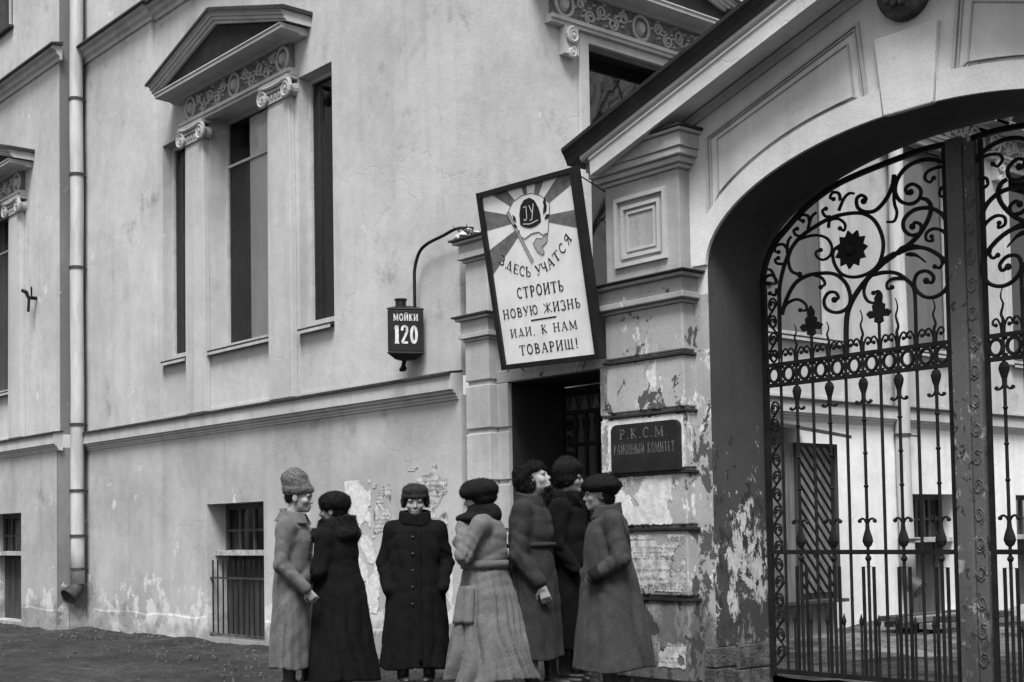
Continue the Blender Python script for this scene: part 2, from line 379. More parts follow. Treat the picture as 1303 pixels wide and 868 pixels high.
# ------------------------------------------------------------------ ground
def make_ground():
    xs = np.concatenate([[-900, -300, -90, -45], np.arange(-27, 6.01, 0.09), [20, 60, 200, 900]])
    ys = np.concatenate([[-900, -200, -60, -20], np.arange(-8.9, -4.1, .3), np.arange(-4, 0.3, .07), np.arange(.5, 20.01, .3), [40, 120, 400, 900]])
    X, Y = np.meshgrid(xs, ys, indexing='ij')
    Z = -0.012+0.012*np.sin(X*1.3+1)*np.sin(Y*1.7)+0.008*np.sin(X*3.1+Y*2.3)-0.004
    Z = np.where((np.abs(X) > 40) | (np.abs(Y) > 25), -0.02, Z)
    Z += np.where(Y > 1.2, 0.03*np.sin(X*2.3+Y)*np.sin(Y*1.9), 0)-0.01
    gq = np.random.default_rng(2)
    for k in range(26):
        w = gq.normal(size=2)*gq.choice([2.5, 5, 9, 16]); Z += np.where(Y < .4, .012/(1+np.hypot(*w)*.22)*np.sin(X*w[0]+Y*w[1]+gq.uniform(0, 6.28)), 0)*(np.abs(X) < 40)*(Y > -12)
    v = np.stack([X, Y, Z], -1).reshape(-1, 3); nx, ny = X.shape
    f = [(i*ny+j, (i+1)*ny+j, (i+1)*ny+j+1, i*ny+j+1) for i in range(nx-1) for j in range(ny-1)]
    me = bpy.data.meshes.new('ground'); me.from_pydata(v.tolist(), [], f); me.update(); me.shade_smooth()
    tag(link('ground', me, 'ground'), 'dark muddy trodden street ground with traces of dirty snow', kind='structure')
make_ground()
def make_yard():
    xs, ys = np.arange(XS0, 1.0, .25), np.arange(.9, 19, .25); X, Y = np.meshgrid(xs, ys, indexing='ij')
    Z = .03+.03*np.sin(X*2.3+Y)*np.sin(Y*1.9)+.02*np.sin(X*4.1-Y*2.7)+.012*np.sin(X*9+Y*7)
    v = np.stack([X, Y, Z], -1).reshape(-1, 3); nx, ny = X.shape
    me = bpy.data.meshes.new('courtyard_ground'); me.from_pydata(v.tolist(), [], [(i*ny+j, (i+1)*ny+j, (i+1)*ny+j+1, i*ny+j+1) for i in range(nx-1) for j in range(ny-1)]); me.update(); me.shade_smooth()
    tag(link('courtyard_ground', me, 'yard'), 'trodden dirty snow of the courtyard behind the gate', kind='structure')
XS0 = -10.55
make_yard()
gr = MB(); gq = random.Random(8)
for k in range(900):
    x, y = gq.uniform(-24, -7), -abs(gq.gauss(0, 1.3))-.1; s_ = gq.uniform(.006, .024)*(1.8 if gq.random() < .06 else 1)
    a = gq.uniform(0, 6.28); c_, n_ = math.cos(a), math.sin(a); P = [(1, 0), (.3, .8), (-.7, .6), (-.9, -.3), (.2, -.9)]
    b = [(x+s_*(p*c_-q*n_), y+s_*(p*n_+q*c_)*.8) for p, q in P]
    gr.rings([[(u, w, -.04) for u, w in b], [(u, w, -.012+s_*.1) for u, w in b], [(x+(u-x)*.5, y+(w-y)*.5, -.012+s_*.4) for u, w in b]])
tag(gr.build('street_grit', 'stone'), 'loose grit and crumbs of plaster strewn along the foot of the wall', 'grit', kind='stuff')

# ------------------------------------------------------------------ the stuccoed town house
XS = -10.56                     # plane of its courtyard side wall
house = empty('town_house', (-15, 0.6, 0), 0, 'tall pale stuccoed town house with pedimented windows and a plinth cornice', 'building')
FR = Matrix.Identity(4); LF = Matrix.Translation((0, -0.42, 0)); SD = Matrix.Translation((XS, 0, 0)) @ Matrix.Rotation(R(90), 4, 'Z')
WC, WL = -14.97, -22.35
SIDE_C = (2.6, 5.5, 8.4, 11.3)
def bay(c): return (c-0.80, c+0.80, 2.95, 6.74)
TOPZ = 11.5
upper_holes = [bay(WC), (WC-2.13, WC-1.40, 2.95, 6.67), (WC+1.40, WC+2.12, 2.95, 6.67)]
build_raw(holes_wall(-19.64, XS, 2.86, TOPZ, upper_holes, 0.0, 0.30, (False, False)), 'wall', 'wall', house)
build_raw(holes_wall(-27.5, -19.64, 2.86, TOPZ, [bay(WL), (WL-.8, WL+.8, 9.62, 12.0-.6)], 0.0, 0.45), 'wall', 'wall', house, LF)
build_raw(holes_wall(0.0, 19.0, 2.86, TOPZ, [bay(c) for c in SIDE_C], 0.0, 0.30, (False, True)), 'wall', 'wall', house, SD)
BAS = (-15.80, -14.37, 0.03, 1.715); BASL = (-22.60, -21.07, 0.03, 1.73)
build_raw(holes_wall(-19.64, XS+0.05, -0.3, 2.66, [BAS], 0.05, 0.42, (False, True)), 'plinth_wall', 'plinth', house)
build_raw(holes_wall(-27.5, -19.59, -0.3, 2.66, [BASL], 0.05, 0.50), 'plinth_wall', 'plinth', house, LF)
SB = [(7.58, 8.86, 0.03, 1.72), (10.40, 11.7, 0.03, 1.72)]
build_raw(holes_wall(0.42, 19.0, -0.3, 2.66, SB, 0.05, 0.42), 'plinth_wall', 'yardwall', house, SD)
MB().box(-27.5, XS, 0.5, 19, TOPZ-.05, TOPZ+.3).build('roof', 'flash', house)  # unseen slab added to keep light from leaking behind the wall shells
# lisene beside the drainpipe
for z0, z1 in ((2.9, 8.49), (8.69, TOPZ)):
    MB().box(-19.638, -17.32, -0.06, 0.05, z0, z1).build('lisene', 'wall', house)
# base course
for mw, segs, n in ((FR, [(-19.3, BAS[0]-.03), (BAS[1]+.02, XS)], 0.057), (LF, [(-27.5, BASL[0]-.03), (BASL[1]+.02, -19.57)], 0.057)):
    for a, b in segs:
        m = MB(); xs = np.linspace(a, b, max(2, int((b-a)/0.25)))
        ring = []
        for i, x in enumerate(xs):
            dz = 0.012*math.sin(x*5.1)+0.008*math.sin(x*13)
            ring.append([(x, -n, -0.2), (x, -n, 0.25+dz), (x, -.045, 0.30+dz), (x, 0.1, 0.30+dz), (x, 0.1, -0.2)])
        m.rings(ring).build('base_course', 'plinth', house, mw=mw)
# plinth cornice and string cornice: profile polygons (outward n, z)
def cornice(name, prof, s0, s1, mw, mat, parent, cap0=None):
    return MB().prism([(-n, z) for n, z in prof], 'x', s0, s1).build(name, mat, parent, mw=mw)
PL = [(0.0, 2.615), (0.065, 2.615), (0.07, 2.64), (0.085, 2.645), (0.085, 2.672), (0.115, 2.68), (0.115, 2.70), (0.15, 2.712), (0.15, 2.868), (0.0, 2.885)]
PF = [(0.0, 2.888), (0.165, 2.871), (0.178, 2.855), (0.178, 2.876), (0.165, 2.889), (0.0, 2.91)]
UP = [(0.0, 8.47), (0.03, 8.47), (0.04, 8.52), (0.08, 8.55), (0.10, 8.60), (0.16, 8.62), (0.16, 8.67), (0.0, 8.68)]
UF = [(0.0, 8.683), (0.175, 8.673), (0.20, 8.65), (0.20, 8.675), (0.18, 8.70), (0.0, 8.735)]
T = Matrix.Translation
cornice('plinth_cornice', PL, -19.60, XS+.02, FR, 'trim', house); cornice('flashing', PF, -19.60, XS+.02, FR, 'flash', house)
cornice('plinth_cornice', PL, -27.5, -19.54, LF, 'trim', house); cornice('flashing', PF, -27.5, -19.52, LF, 'flash', house)
cornice('plinth_cornice', PL, 0.76, 19, SD, 'trim', house); cornice('flashing', PF, 0.76, 19, SD, 'flash', house)
up06 = T((0, -0.06, 0))
cornice('string_cornice', UP, -19.60, -17.26, up06, 'trim', house); cornice('flashing', UF, -19.60, -17.20, up06, 'flash', house)
cornice('string_cornice', UP, -17.26, XS+.1, FR, 'trim', house); cornice('flashing', UF, -17.20, XS+.1, FR, 'flash', house)
cornice('string_cornice', UP, -27.5, -19.54, LF, 'trim', house); cornice('flashing', UF, -27.5, -19.50, LF, 'flash', house)
cornice('string_cornice', UP, 0.0, 19, SD, 'trim', house)

def quad(a, b, y, z0, z1):
    """a pane of glass: one surface, so that light crosses it once"""
    return MB().add([(a, y, z0), (b, y, z0), (b, y, z1), (a, y, z1)], [(0, 1, 2, 3)])
def volute(m, x, z, n, r, sgn, turns=2.1):
    """ionic spiral in the wall plane"""
    P = []
    for k in range(27):
        a = k/26*turns*2*math.pi; rr = r*(1-0.80*k/26)
        P.append((x+sgn*rr*math.sin(a), -n, z+rr*math.cos(a)))
    m.tube(P, [0.026*(1-0.4*k/26) for k in range(27)], 6)
    m.lathe([(0.0, -n+.0-.03), (0.022, -n-.025), (0.024, -n+.03), (0.0, -n+.03)], (x, 0, z), 8, 'y')

def pediment_window(c, mw, outer=False, blind=None, plain=False, lead='frame', pane='glass'):
    # carved surround: pediment, frieze, two ionic pilasters
    m = MB()
    hw = 1.62
    m.prism([(-.0, 7.10), (-.10, 7.10), (-.14, 7.12), (-.36, 7.13), (-.36, 7.17), (-.375, 7.175), (-.375, 7.19), (0.0, 7.19)], 'x', c-hw, c+hw)
    # raking cornices
    prof = [(0.0, -.175), (-.335, -.175), (-.335, -.135), (-.365, -.13), (-.365, -.095), (-.39, -.09), (-.395, -.06), (-.42, -.05), (-.425, -.03), (0.0, -.03)]
    rings = []
    for x, zt in ((c-1.70, 7.345), (c, 7.84), (c+1.70, 7.345)): rings.append([(x, y, max(zt+dz, 7.1915)) for y, dz in prof])
    m.rings(rings)
    sur = m.build('window_surround', 'trim', house, mw=mw)
    fl = MB(); rings = []
    for x, zt in ((c-1.735, 7.335), (c, 7.84), (c+1.735, 7.335)): rings.append([(x, y, zt+dz) for y, dz in ((0, -.026), (-.43, -.026), (-.445, -.04), (-.445, .0), (-.40, .022), (0, .022))])
    fl.rings(rings).build('flashing', 'flash', sur, mw=mw)
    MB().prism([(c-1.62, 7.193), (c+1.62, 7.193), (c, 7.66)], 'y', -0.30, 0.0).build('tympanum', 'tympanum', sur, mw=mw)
    MB().box(c-1.33, c+1.33, -.055, 0.0, 6.785, 7.098).build('frieze', 'carved', sur, mw=mw)
    MB().prism([(0, 6.70), (-.10, 6.70), (-.10, 6.735), (-.125, 6.74), (-.125, 6.782), (0, 6.784)], 'x', c-1.40, c+1.40).build('architrave', 'trim', sur, mw=mw)
    # carved relief: three oval medallions with leaf scrolls between
    rl = MB()
    for x in (-1.17, 0.0, 1.17):
        P = [(c+x+0.125*math.cos(a), -.07, 6.945+.14*math.sin(a)) for a in np.linspace(0, 2*math.pi, 17)[:-1]]
        rl.tube(P, 0.022, 6, True)
        rl.lathe([(0, -.105), (.05, -.10), (.075, -.06), (.075, -.05)], (c+x, 0, 6.945), 12, 'y', 0.9, 1.15)
    for sg in (-1, 1):
        for j, (x, z, r) in enumerate(((0.28, 6.99, .075), (0.44, 6.89, .085), (0.62, 6.98, .085), (0.79, 6.88, .08), (0.94, 7.0, .06))):
            P = []
            for k in range(15):
                a = k/14*1.6*2*math.pi+j*1.7; rr = r*(1-.75*k/14); P.append((c+sg*(x+rr*math.cos(a)), -.068, z+rr*math.sin(a)))
            rl.tube(P, 0.016, 5)
            for k in range(4):
                a = k*1.6+j; rl.lathe([(0, -.085), (.018, -.078), (.026, -.05)], (c+sg*(x+(r+.035)*math.cos(a)), 0, z+(r+.02)*math.sin(a)), 6, 'y', 1.3, .8)
    rl.build('relief', 'trim', sur, mw=mw)
    if plain:      # narrow architrave and scrolled consoles instead of pilasters
        fr = MB()
        for sg in (-1, 1): fr.box(min(c+sg*.80, c+sg*.94), max(c+sg*.80, c+sg*.94), -.05, 0, 3.66, 6.698)
        fr.box(c-.94, c+.94, -.052, 0, 6.60, 6.699); fr.build('architrave', 'trim', sur, mw=mw, bevel=.008)
        for sg in (-1, 1):
            x = c+sg*1.10; k = MB(); k.box(x-.10, x+.10, -.10, 0, 6.40, 6.698); volute(k, x, 6.60, .12, .085, sg); volute(k, x, 6.42, .10, .055, -sg)
            k.lathe([(0, -.13), (.08, -.12), (.08, 0)], (x, 0, 6.60), 12, 'y'); k.build('console', 'trim', sur, mw=mw)
    for sg in () if plain else (-1, 1):
        x = c+sg*1.065
        s = MB(); rr = []
        for z, w in ((2.91, .268), (3.9, .268), (5.2, .262), (6.46, .245)): rr.append([(x-w, -.08, z), (x+w, -.08, z), (x+w, 0.0, z), (x-w, 0.0, z)])
        s.rings(rr).build('pilaster', 'trim', sur, mw=mw, bevel=.008)
        k = MB(); k.box(x-.33, x+.33, -.15, 0, 6.655, 6.698)
        k.box(x-.24, x+.24, -.13, 0, 6.575, 6.62)
        k.box(x-.24, x+.24, -.105, 0, 6.46, 6.573)
        volute(k, x-.265, 6.545, .13, .115, -1); volute(k, x+.265, 6.545, .13, .115, 1)
        for q in (-1, 1): k.lathe([(0.0, -.12), (.085, -.12), (.07, -.06), (.085, 0.0)], (x+q*.265, 0, 6.545), 12, 'y')
        P = [(x-.25, -.14, 6.655), (x-.1, -.145, 6.632), (x+.1, -.145, 6.632), (x+.25, -.14, 6.655)]
        k.tube(bez(P, 5), .022, 5)
        for j in range(5): k.lathe([(0, -.125), (.02, -.12), (.028, -.10)], (x-.16+.08*j, 0, 6.53), 6, 'y', 1, 1.6)
        k.build('capital', 'trim', sur, mw=mw)
    # the lights
    lights = [(c-.80, c+.80, 6.74, 0)]
    if outer: lights += [(c-2.13, c-1.40, 6.67, -1), (c+1.40, c+2.12, 6.67, 1)]
    for a, b, zt, which in lights:
        w = MB(); d0, d1 = (.24, .29) if which == 0 else (.14, .19)
        w.box(a, a+.05, d0, d1, 3.735, zt); w.box(b-.05, b, d0, d1, 3.735, zt); w.box(a+.05, b-.05, d0, d1, zt-.06, zt); w.box(a+.05, b-.05, d0, d1, 3.735, 3.80)
        if which == 0 and not plain: w.box(a+.05, b-.05, d0+.004, d1-.004, 6.1, 6.13)
        win = w.build('window', lead, house, mw=mw)
        quad(a+.04, b-.04, d0+.03, 3.78, zt-.05).build('pane', pane, win, mw=mw)
        MB().box(a, b, .02, .30, 2.95, 3.66).build('apron_panel', 'wall', win, mw=mw)
        sp = [(.30, 3.662), (-.05, 3.662), (-.05, 3.69), (-.015, 3.70), (.30, 3.734)]
        MB().prism(sp, 'x', a+.003, b-.003).build('sill', 'flash', win, mw=mw)
        MB().prism([(-.052, 3.63), (-.058, 3.63), (-.058, 3.664), (-.05, 3.664)], 'x', a+.01, b-.01).build('sill_edge', 'frame', win, mw=mw)
        q = MB(); A, B, Z0, Z1, Y0, Y1 = a-.05, b+.05, 3.4, zt+.15, .302, 1.5
        v = [(A, Y0, Z0), (B, Y0, Z0), (B, Y0, Z1), (A, Y0, Z1), (A, Y1, Z0), (B, Y1, Z0), (B, Y1, Z1), (A, Y1, Z1)]
        q.add(v, [(4, 5, 6, 7), (0, 1, 5, 4), (1, 2, 6, 5), (2, 3, 7, 6), (3, 0, 4, 7)]); q.build('interior', 'room', win, mw=mw)
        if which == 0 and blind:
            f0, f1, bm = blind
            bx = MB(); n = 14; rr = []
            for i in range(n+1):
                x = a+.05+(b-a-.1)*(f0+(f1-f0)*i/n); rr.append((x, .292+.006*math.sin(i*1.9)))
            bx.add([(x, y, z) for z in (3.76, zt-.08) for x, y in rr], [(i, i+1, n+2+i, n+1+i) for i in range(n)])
            bx.build('blind', bm, win, mw=mw)  # real blind at the front; added reflection sheet in courtyard windows
    return sur
pediment_window(WC, FR, True, (0.33, 1.0, 'blind'))
pediment_window(WL, LF)
for i, c in enumerate(SIDE_C):
    pediment_window(c, SD, False, (0.0, 1.0, 'skysheet') if i in (1, 2) else None, True, 'frame', 'yardglass')  # two middle panes get an added pale sheet as painted sky reflection
# the upper storey window of the projecting bay: only its lower corner shows
def plain_window(a, b, z0, z1, mw, d=.24):
    w = MB(); w.box(a, a+.06, d, d+.05, z0, z1); w.box(b-.06, b, d, d+.05, z0, z1); w.box(a+.06, b-.06, d, d+.05, z0, z0+.07); w.box(a+.06, b-.06, d, d+.05, z1-.07, z1)
    w.box((a+b)/2-.03, (a+b)/2+.03, d+.002, d+.048, z0+.07, z1-.07)
    win = w.build('window', 'frame', house, mw=mw)
    quad(a+.05, b-.05, d+.023, z0+.05, z1-.05).build('pane', 'glass', win, mw=mw)
    MB().prism([(.3, z0-.05), (-.08, z0-.07), (-.08, z0-.03), (.3, z0)], 'x', a-.05, b+.05).build('sill', 'flash', win, mw=mw)
    q = MB(); A, B, Z0, Z1, Y0, Y1 = a-.05, b+.05, z0-.1, z1+.1, .452, 1.5
    v = [(A, Y0, Z0), (B, Y0, Z0), (B, Y0, Z1), (A, Y0, Z1), (A, Y1, Z0), (B, Y1, Z0), (B, Y1, Z1), (A, Y1, Z1)]
    q.add(v, [(4, 5, 6, 7), (0, 1, 5, 4), (1, 2, 6, 5), (2, 3, 7, 6), (3, 0, 4, 7)]); q.build('interior', 'room', win, mw=mw)
plain_window(WL-.8, WL+.8, 9.62, 11.4, LF)

def basement_window(h, mw, grille=True, light=False):
    a, b, z0, z1 = h; y = .22
    w = MB()
    w.box(a, a+.06, y, y+.06, 1.13, z1); w.box(b-.06, b, y, y+.06, 1.13, z1); w.box(a+.06, b-.06, y, y+.06, z1-.07, z1)
    for f in (.25, .5, .75): x = a+(b-a)*f; w.box(x-.022, x+.022, y+.003, y+.055, 1.13, z1-.07)
    w.box(a+.06, b-.06, y+.005, y+.05, 1.36, 1.39)
    win = w.build('basement_window', 'framedark', house, mw=mw)
    quad(a+.05, b-.05, y+.028, 1.13, z1-.05).build('pane', 'glass', win, mw=mw)
    lg = MB(); n = 12; rr = []
    for i in range(n+1):
        x = a+.002+(b-a-.004)*i/n; k = .012*math.sin(i*2.1)+.008*math.sin(i*5)
        rr.append([(x, .06+k, 1.06), (x, y+.08, 1.06), (x, y+.08, 1.128), (x, .07+k, 1.12+k*.6)])
    lg.rings(rr).build('ledge', 'ledge', win, mw=mw)
    # boards behind the grille, each a plank
    n = 7; xs = np.linspace(a+.004, b-.004, n+1)
    for i in range(n):
        MB().box(xs[i]+.004, xs[i+1]-.004, y+.03+.008*(i % 3), y+.07+.008*(i % 3), 0.0, 1.058).build('board', 'wooddark', win, mw=mw)
    q = MB(); A, B, Z0, Z1, Y0, Y1 = a-.02, b+.02, -.1, z1+.1, .34, 1.3
    v = [(A, Y0, Z0), (B, Y0, Z0), (B, Y0, Z1), (A, Y0, Z1), (A, Y1, Z0), (B, Y1, Z0), (B, Y1, Z1), (A, Y1, Z1)]
    q.add(v, [(4, 5, 6, 7), (0, 1, 5, 4), (1, 2, 6, 5), (2, 3, 7, 6), (3, 0, 4, 7)]); q.build('interior', 'room', win, mw=mw)
    if grille:
        n = 11
        for i in range(n):
            x = a+.06+(b-a-.12)*i/(n-1)
            lean = random.uniform(-.012, .012)
            MB().tube([(x, .0, .05), (x+lean, .0, .5), (x+lean*.5, .0, 1.0)], .011, 5).build('bar', 'iron', win, mw=mw)
        MB().box(a, b, -.012, .012, .765, .79).build('rail', 'zincdark', win, mw=mw)
        MB().box(a, b, -.02, .02, .045, .08).build('rail', 'stone', win, mw=mw)
basement_window(BAS, FR); basement_window(BASL, LF, False)
for h in SB: basement_window(h, SD, False)

# ------------------------------------------------------------------ drainpipes
def drainpipe(name, x, y, r, ztop, zbot, zcol, label, elbow=True, out=(0.25, -0.95)):
    e = empty(name, (x, y, 0), 0, label, 'drainpipe')
    m = MB(); m.tube([(x+.012*math.sin(z*2.2), y, z) for z in np.linspace(zbot+.12, ztop, 24)], r, 16)
    p = m.build('pipe', 'zinc', e, smooth=True)
    for z in zcol:
        c = MB(); c.lathe([(r+.002, -.02), (r+.014, -.02), (r+.014, .02), (r+.002, .02)], (x+.012*math.sin(z*2.2), y, z), 16)
        c.tube([(x, y, z), (x-.02, y+.35, z)], .012, 5)
        c.build('bracket', 'zincdark', e)
    if elbow:
        ox, oy = out
        P = [(x, y, zbot+.25), (x, y, zbot+.12), (x+ox*.05, y+oy*.05, zbot+.03), (x+ox*.18, y+oy*.18, zbot-.06)]
        m = MB(); Q = bez(P, 6); L = len(Q)
        m.tube(Q, [r*1.02+r*.35*(i/L)**2 for i in range(L)], 14); m.build('spout', 'zincdark', e, smooth=True)
        m = MB(); q = Vector(Q[-1]); d = (Q[-1]-Q[-2]).normalized()
        m.tube([q+d*.001, q+d*.006], r*1.2, 14); m.build('spout_mouth', 'black', e)
    return e
drainpipe('drainpipe', -19.50, -0.22, .098, TOPZ, .52, (7.9, 6.75, 5.35, 3.0, 2.02, 1.35, .86), 'pale zinc drainpipe with dark collars in the corner of the projecting bay')
drainpipe('drainpipe', XS+.16, 7.38, .10, 9.5, .5, (4.6, 2.5, 1.1), 'pale drainpipe on the courtyard wall seen through the iron gate', True, (0.95, 0.2))

# a small iron hook on the wall of the bay
hk = MB()
hk.tube([(-20.55, -.42, 5.02), (-20.55, -.55, 5.02), (-20.56, -.58, 5.10)], .03, 6); hk.tube([(-20.56, -.58, 5.10), (-20.66, -.6, 5.14)], .03, 6)
hk.tube([(-20.55, -.54, 5.04), (-20.53, -.56, 4.80)], .024, 6); hk.tube([(-20.55, -.5, 5.05), (-20.40, -.56, 5.16)], .014, 5)
tag(hk.build('iron_hook', 'iron'), 'small bent iron hook stuck in the plain wall of the projecting bay', 'hook')

# ------------------------------------------------------------------ the gateway
AX = -5.38                      # axis of the carriage arch
HWID, SPR, RISE = 1.93, 3.42, 0.82
GD = 0.70                       # thickness of the gateway wall
portal = empty('gateway', (-6.6, 0.3, 0), 0, 'weathered plaster gateway with pedimented carriage arch and narrow side doorway', 'gateway')
def arch_z(d, off=0.0):
    a, b = HWID+off, RISE+off
    return SPR+b*math.sqrt(max(0.0, 1-(d/a)**2))
def rake_z(x): return 5.62-0.322*abs(x-AX)     # upper edge of the raking cornice
def arch_pts(off, n=40, z_from=None):
    P = []
    for k in range(n+1):
        t = math.pi*(1-k/n); P.append((AX+(HWID+off)*math.cos(t), SPR+(RISE+off)*math.sin(t)))
    return P
def arch_wall():
    m = MB(); P = arch_pts(0, 48); xl, xr = -8.0, 2*AX+8.0
    out = lambda x: rake_z(x)-.26
    def pt(x, y, z): return (x, y, z)
    for y in (0.0, GD):
        cols = [(xl, -.3, out(xl))]+[(P[0][0]-1e-4, -.3, out(P[0][0]))]
        m.add([pt(xl, y, 3.2), pt(P[0][0], y, 3.2), pt(P[0][0], y, SPR), pt(P[0][0], y, out(P[0][0])), pt(xl, y, out(xl))], [(0, 1, 2, 3, 4)])
        m.add([pt(xr, y, 3.2), pt(P[-1][0], y, 3.2), pt(P[-1][0], y, SPR), pt(P[-1][0], y, out(P[-1][0])), pt(xr, y, out(xr))], [(4, 3, 2, 1, 0)])
        for a, b in zip(P[:-1], P[1:]):
            q = [pt(a[0], y, a[1]), pt(b[0], y, b[1]), pt(b[0], y, out(b[0])), pt(a[0], y, out(a[0]))]
            m.add(q, [(0, 1, 2, 3)])
    xs = [xl]+[p[0] for p in P]+[xr]
    for a, b in zip(xs[:-1], xs[1:]): m.add([pt(a, 0, out(a)), pt(b, 0, out(b)), pt(b, GD, out(b)), pt(a, GD, out(a))], [(0, 1, 2, 3)])
    for x in (xl, xr): m.add([pt(x, 0, 3.2), pt(x, GD, 3.2), pt(x, GD, out(x)), pt(x, 0, out(x))], [(0, 1, 2, 3)])
    return m
arch_wall().build('arch_wall', 'archwall', portal)
MB().box(-8.0, AX-HWID, 0, GD, -.3, 3.198).build('arch_leg', 'portal', portal); MB().box(AX+HWID, 2*AX+8.0, 0, GD, -.3, 3.198).build('arch_leg', 'portal', portal)
# dark painted lining of the passage: jambs and soffit, set 3 mm proud
def lining(z0, z1, P=None):
    m = MB(); 
    return m
IN = [(AX-HWID, 0.0), (AX-HWID, SPR)]+arch_pts(0, 48)[1:-1]+[(AX+HWID, SPR), (AX+HWID, 0.0)]
def passage(path, e, name, mat):
    m = MB(); rings = []
    n = len(path)
    for i, (x, z) in enumerate(path):
        d = Vector((AX-x, 0, (SPR-.3)-z)); 
        if z <= SPR+1e-6: d = Vector((math.copysign(1, AX-x), 0, 0))
        d.normalize(); a = Vector((x, 0, z)); b = a+d*e
        rings.append([(a.x, .002, a.z), (b.x, .002, b.z), (b.x, GD-.002, b.z), (a.x, GD-.002, a.z)])
    return m.rings(rings).build(name, mat, portal)
k = 2
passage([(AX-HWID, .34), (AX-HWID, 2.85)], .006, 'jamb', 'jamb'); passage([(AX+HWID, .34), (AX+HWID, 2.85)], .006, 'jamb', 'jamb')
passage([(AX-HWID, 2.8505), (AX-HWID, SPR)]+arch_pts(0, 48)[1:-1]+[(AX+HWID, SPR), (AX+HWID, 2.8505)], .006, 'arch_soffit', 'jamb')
# exposed stones at the foot of the jambs
random.seed(3)
for sg in (-1, 1):
    x = AX+sg*HWID
    for (y0, y1, z0, z1) in ((-.03, .24, .17, .33), (.255, .66, .14, .335), (-.04, .18, -.1, .16), (.195, .40, -.1, .13), (.415, .67, -.1, .13)):
        d = random.uniform(.008, .022)
        MB().box(min(x+sg*.1, x-sg*d), max(x+sg*.1, x-sg*d), y0, y1, z0, z1).build('stone', 'stone', portal, bevel=.009)

def pier(xc):
    """the tall pier beside the arch, block upon block"""
    w, f = .45, -.14
    MB().box(xc-w+.03, xc+w-.03, f+.03, GD+.06, -.3, 4.30).build('pier_core', 'portal', portal)
    zs = [(.05, .70), (.745, 1.28), (1.325, 1.745), (1.79, 2.245), (2.29, 2.71), (2.755, 3.14)]
    for a, b in zs: MB().box(xc-w, xc+w, f, GD+.09, a, b).build('block', 'portal', portal, bevel=.012)
    for z in (.70, 1.28, 1.745, 2.245, 2.71): MB().box(xc-w-.02, xc+w+.02, f-.02, GD+.1, z+.004, z+.024).build('joint_fillet', 'flash', portal)
    # moulded band
    for a, b, o, mt in ((3.142, 3.17, .02, 'portal'), (3.172, 3.225, .07, 'portal'), (3.227, 3.345, .05, 'portal'), (3.347, 3.375, .10, 'portal'), (3.377, 3.395, .135, 'flash')):
        MB().box(xc-w-o, xc+w+o, f-o, GD+.1+o, a, b).build('band' if mt != 'flash' else 'flashing', mt, portal, bevel=.008)
    MB().box(xc-w+.02, xc+w-.02, f+.01, GD+.07, 3.397, 4.255).build('block', 'portal', portal, bevel=.01)
    # framed panel on the upper block
    pf = -.128
    for k, (hw_, z0, z1, t, d) in enumerate(((.30, 3.53, 4.13, .035, .03), (.225, 3.60, 4.05, .03, .02), (.165, 3.655, 3.995, .02, .012))):
        m = MB(); y0, y1 = pf-d-.002, pf+.002
        m.box(xc-hw_, xc-hw_+t, y0, y1, z0, z1); m.box(xc+hw_-t, xc+hw_, y0, y1, z0, z1); m.box(xc-hw_+t, xc+hw_-t, y0, y1, z0, z0+t); m.box(xc-hw_+t, xc+hw_-t, y0, y1, z1-t, z1)
        m.build('panel_moulding', 'portalup', portal)
    for a, b, o in ((4.257, 4.29, .015), (4.292, 4.34, .05), (4.342, 4.40, .085), (4.402, 4.52, .10), (4.522, 4.55, .13)):
        MB().box(xc-w-o, xc+w+o, f-o, GD+.08+o, a, b).build('capital_moulding', 'portalup', portal, bevel=.008)
    MB().box(xc-w-.15, xc+w+.15, f-.15, GD+.2, 4.552, 4.57).build('flashing', 'flash', portal)
pier(-7.92); pier(2*AX+7.92)

# raking cornices of the gateway pediment
def rake(name, prof, ends, mat):
    m = MB(); rings = []
    for x in (AX-ends, AX, AX+ends): rings.append([(x, y, rake_z(x)+dz) for y, dz in prof])
    m.rings(rings).build(name, mat, portal)
rake('raking_cornice', [(0.0, -.27), (-.06, -.29), (-.10, -.30), (-.30, -.335), (-.33, -.335), (-.335, -.215), (-.35, -.205), (-.35, -.185), (0.1, -.185)], 2.94, 'archlight')
rake('raking_moulding', [(0.1, -.1825), (-.355, -.1825), (-.37, -.165), (-.38, -.14), (0.1, -.14)], 3.02, 'portalup')
rake('roof_edge', [(0.1, -.1375), (-.385, -.1375), (-.40, -.10), (-.43, -.05), (-.45, -.03), (-.455, .0), (0.1, .03)], 3.17, 'flash')
rake('roof_edge', [(0.102, -.26), (0.102, .03), (GD+.2, .03), (GD+.2, -.05), (GD-.002, -.20), (GD-.002, -.257)], 3.17, 'flash')
rake('bed_moulding', [(-.002, -.36), (-.03, -.36), (-.04, -.33), (-.07, -.31), (-.07, -.305), (-.002, -.285)], 2.42, 'portalup')

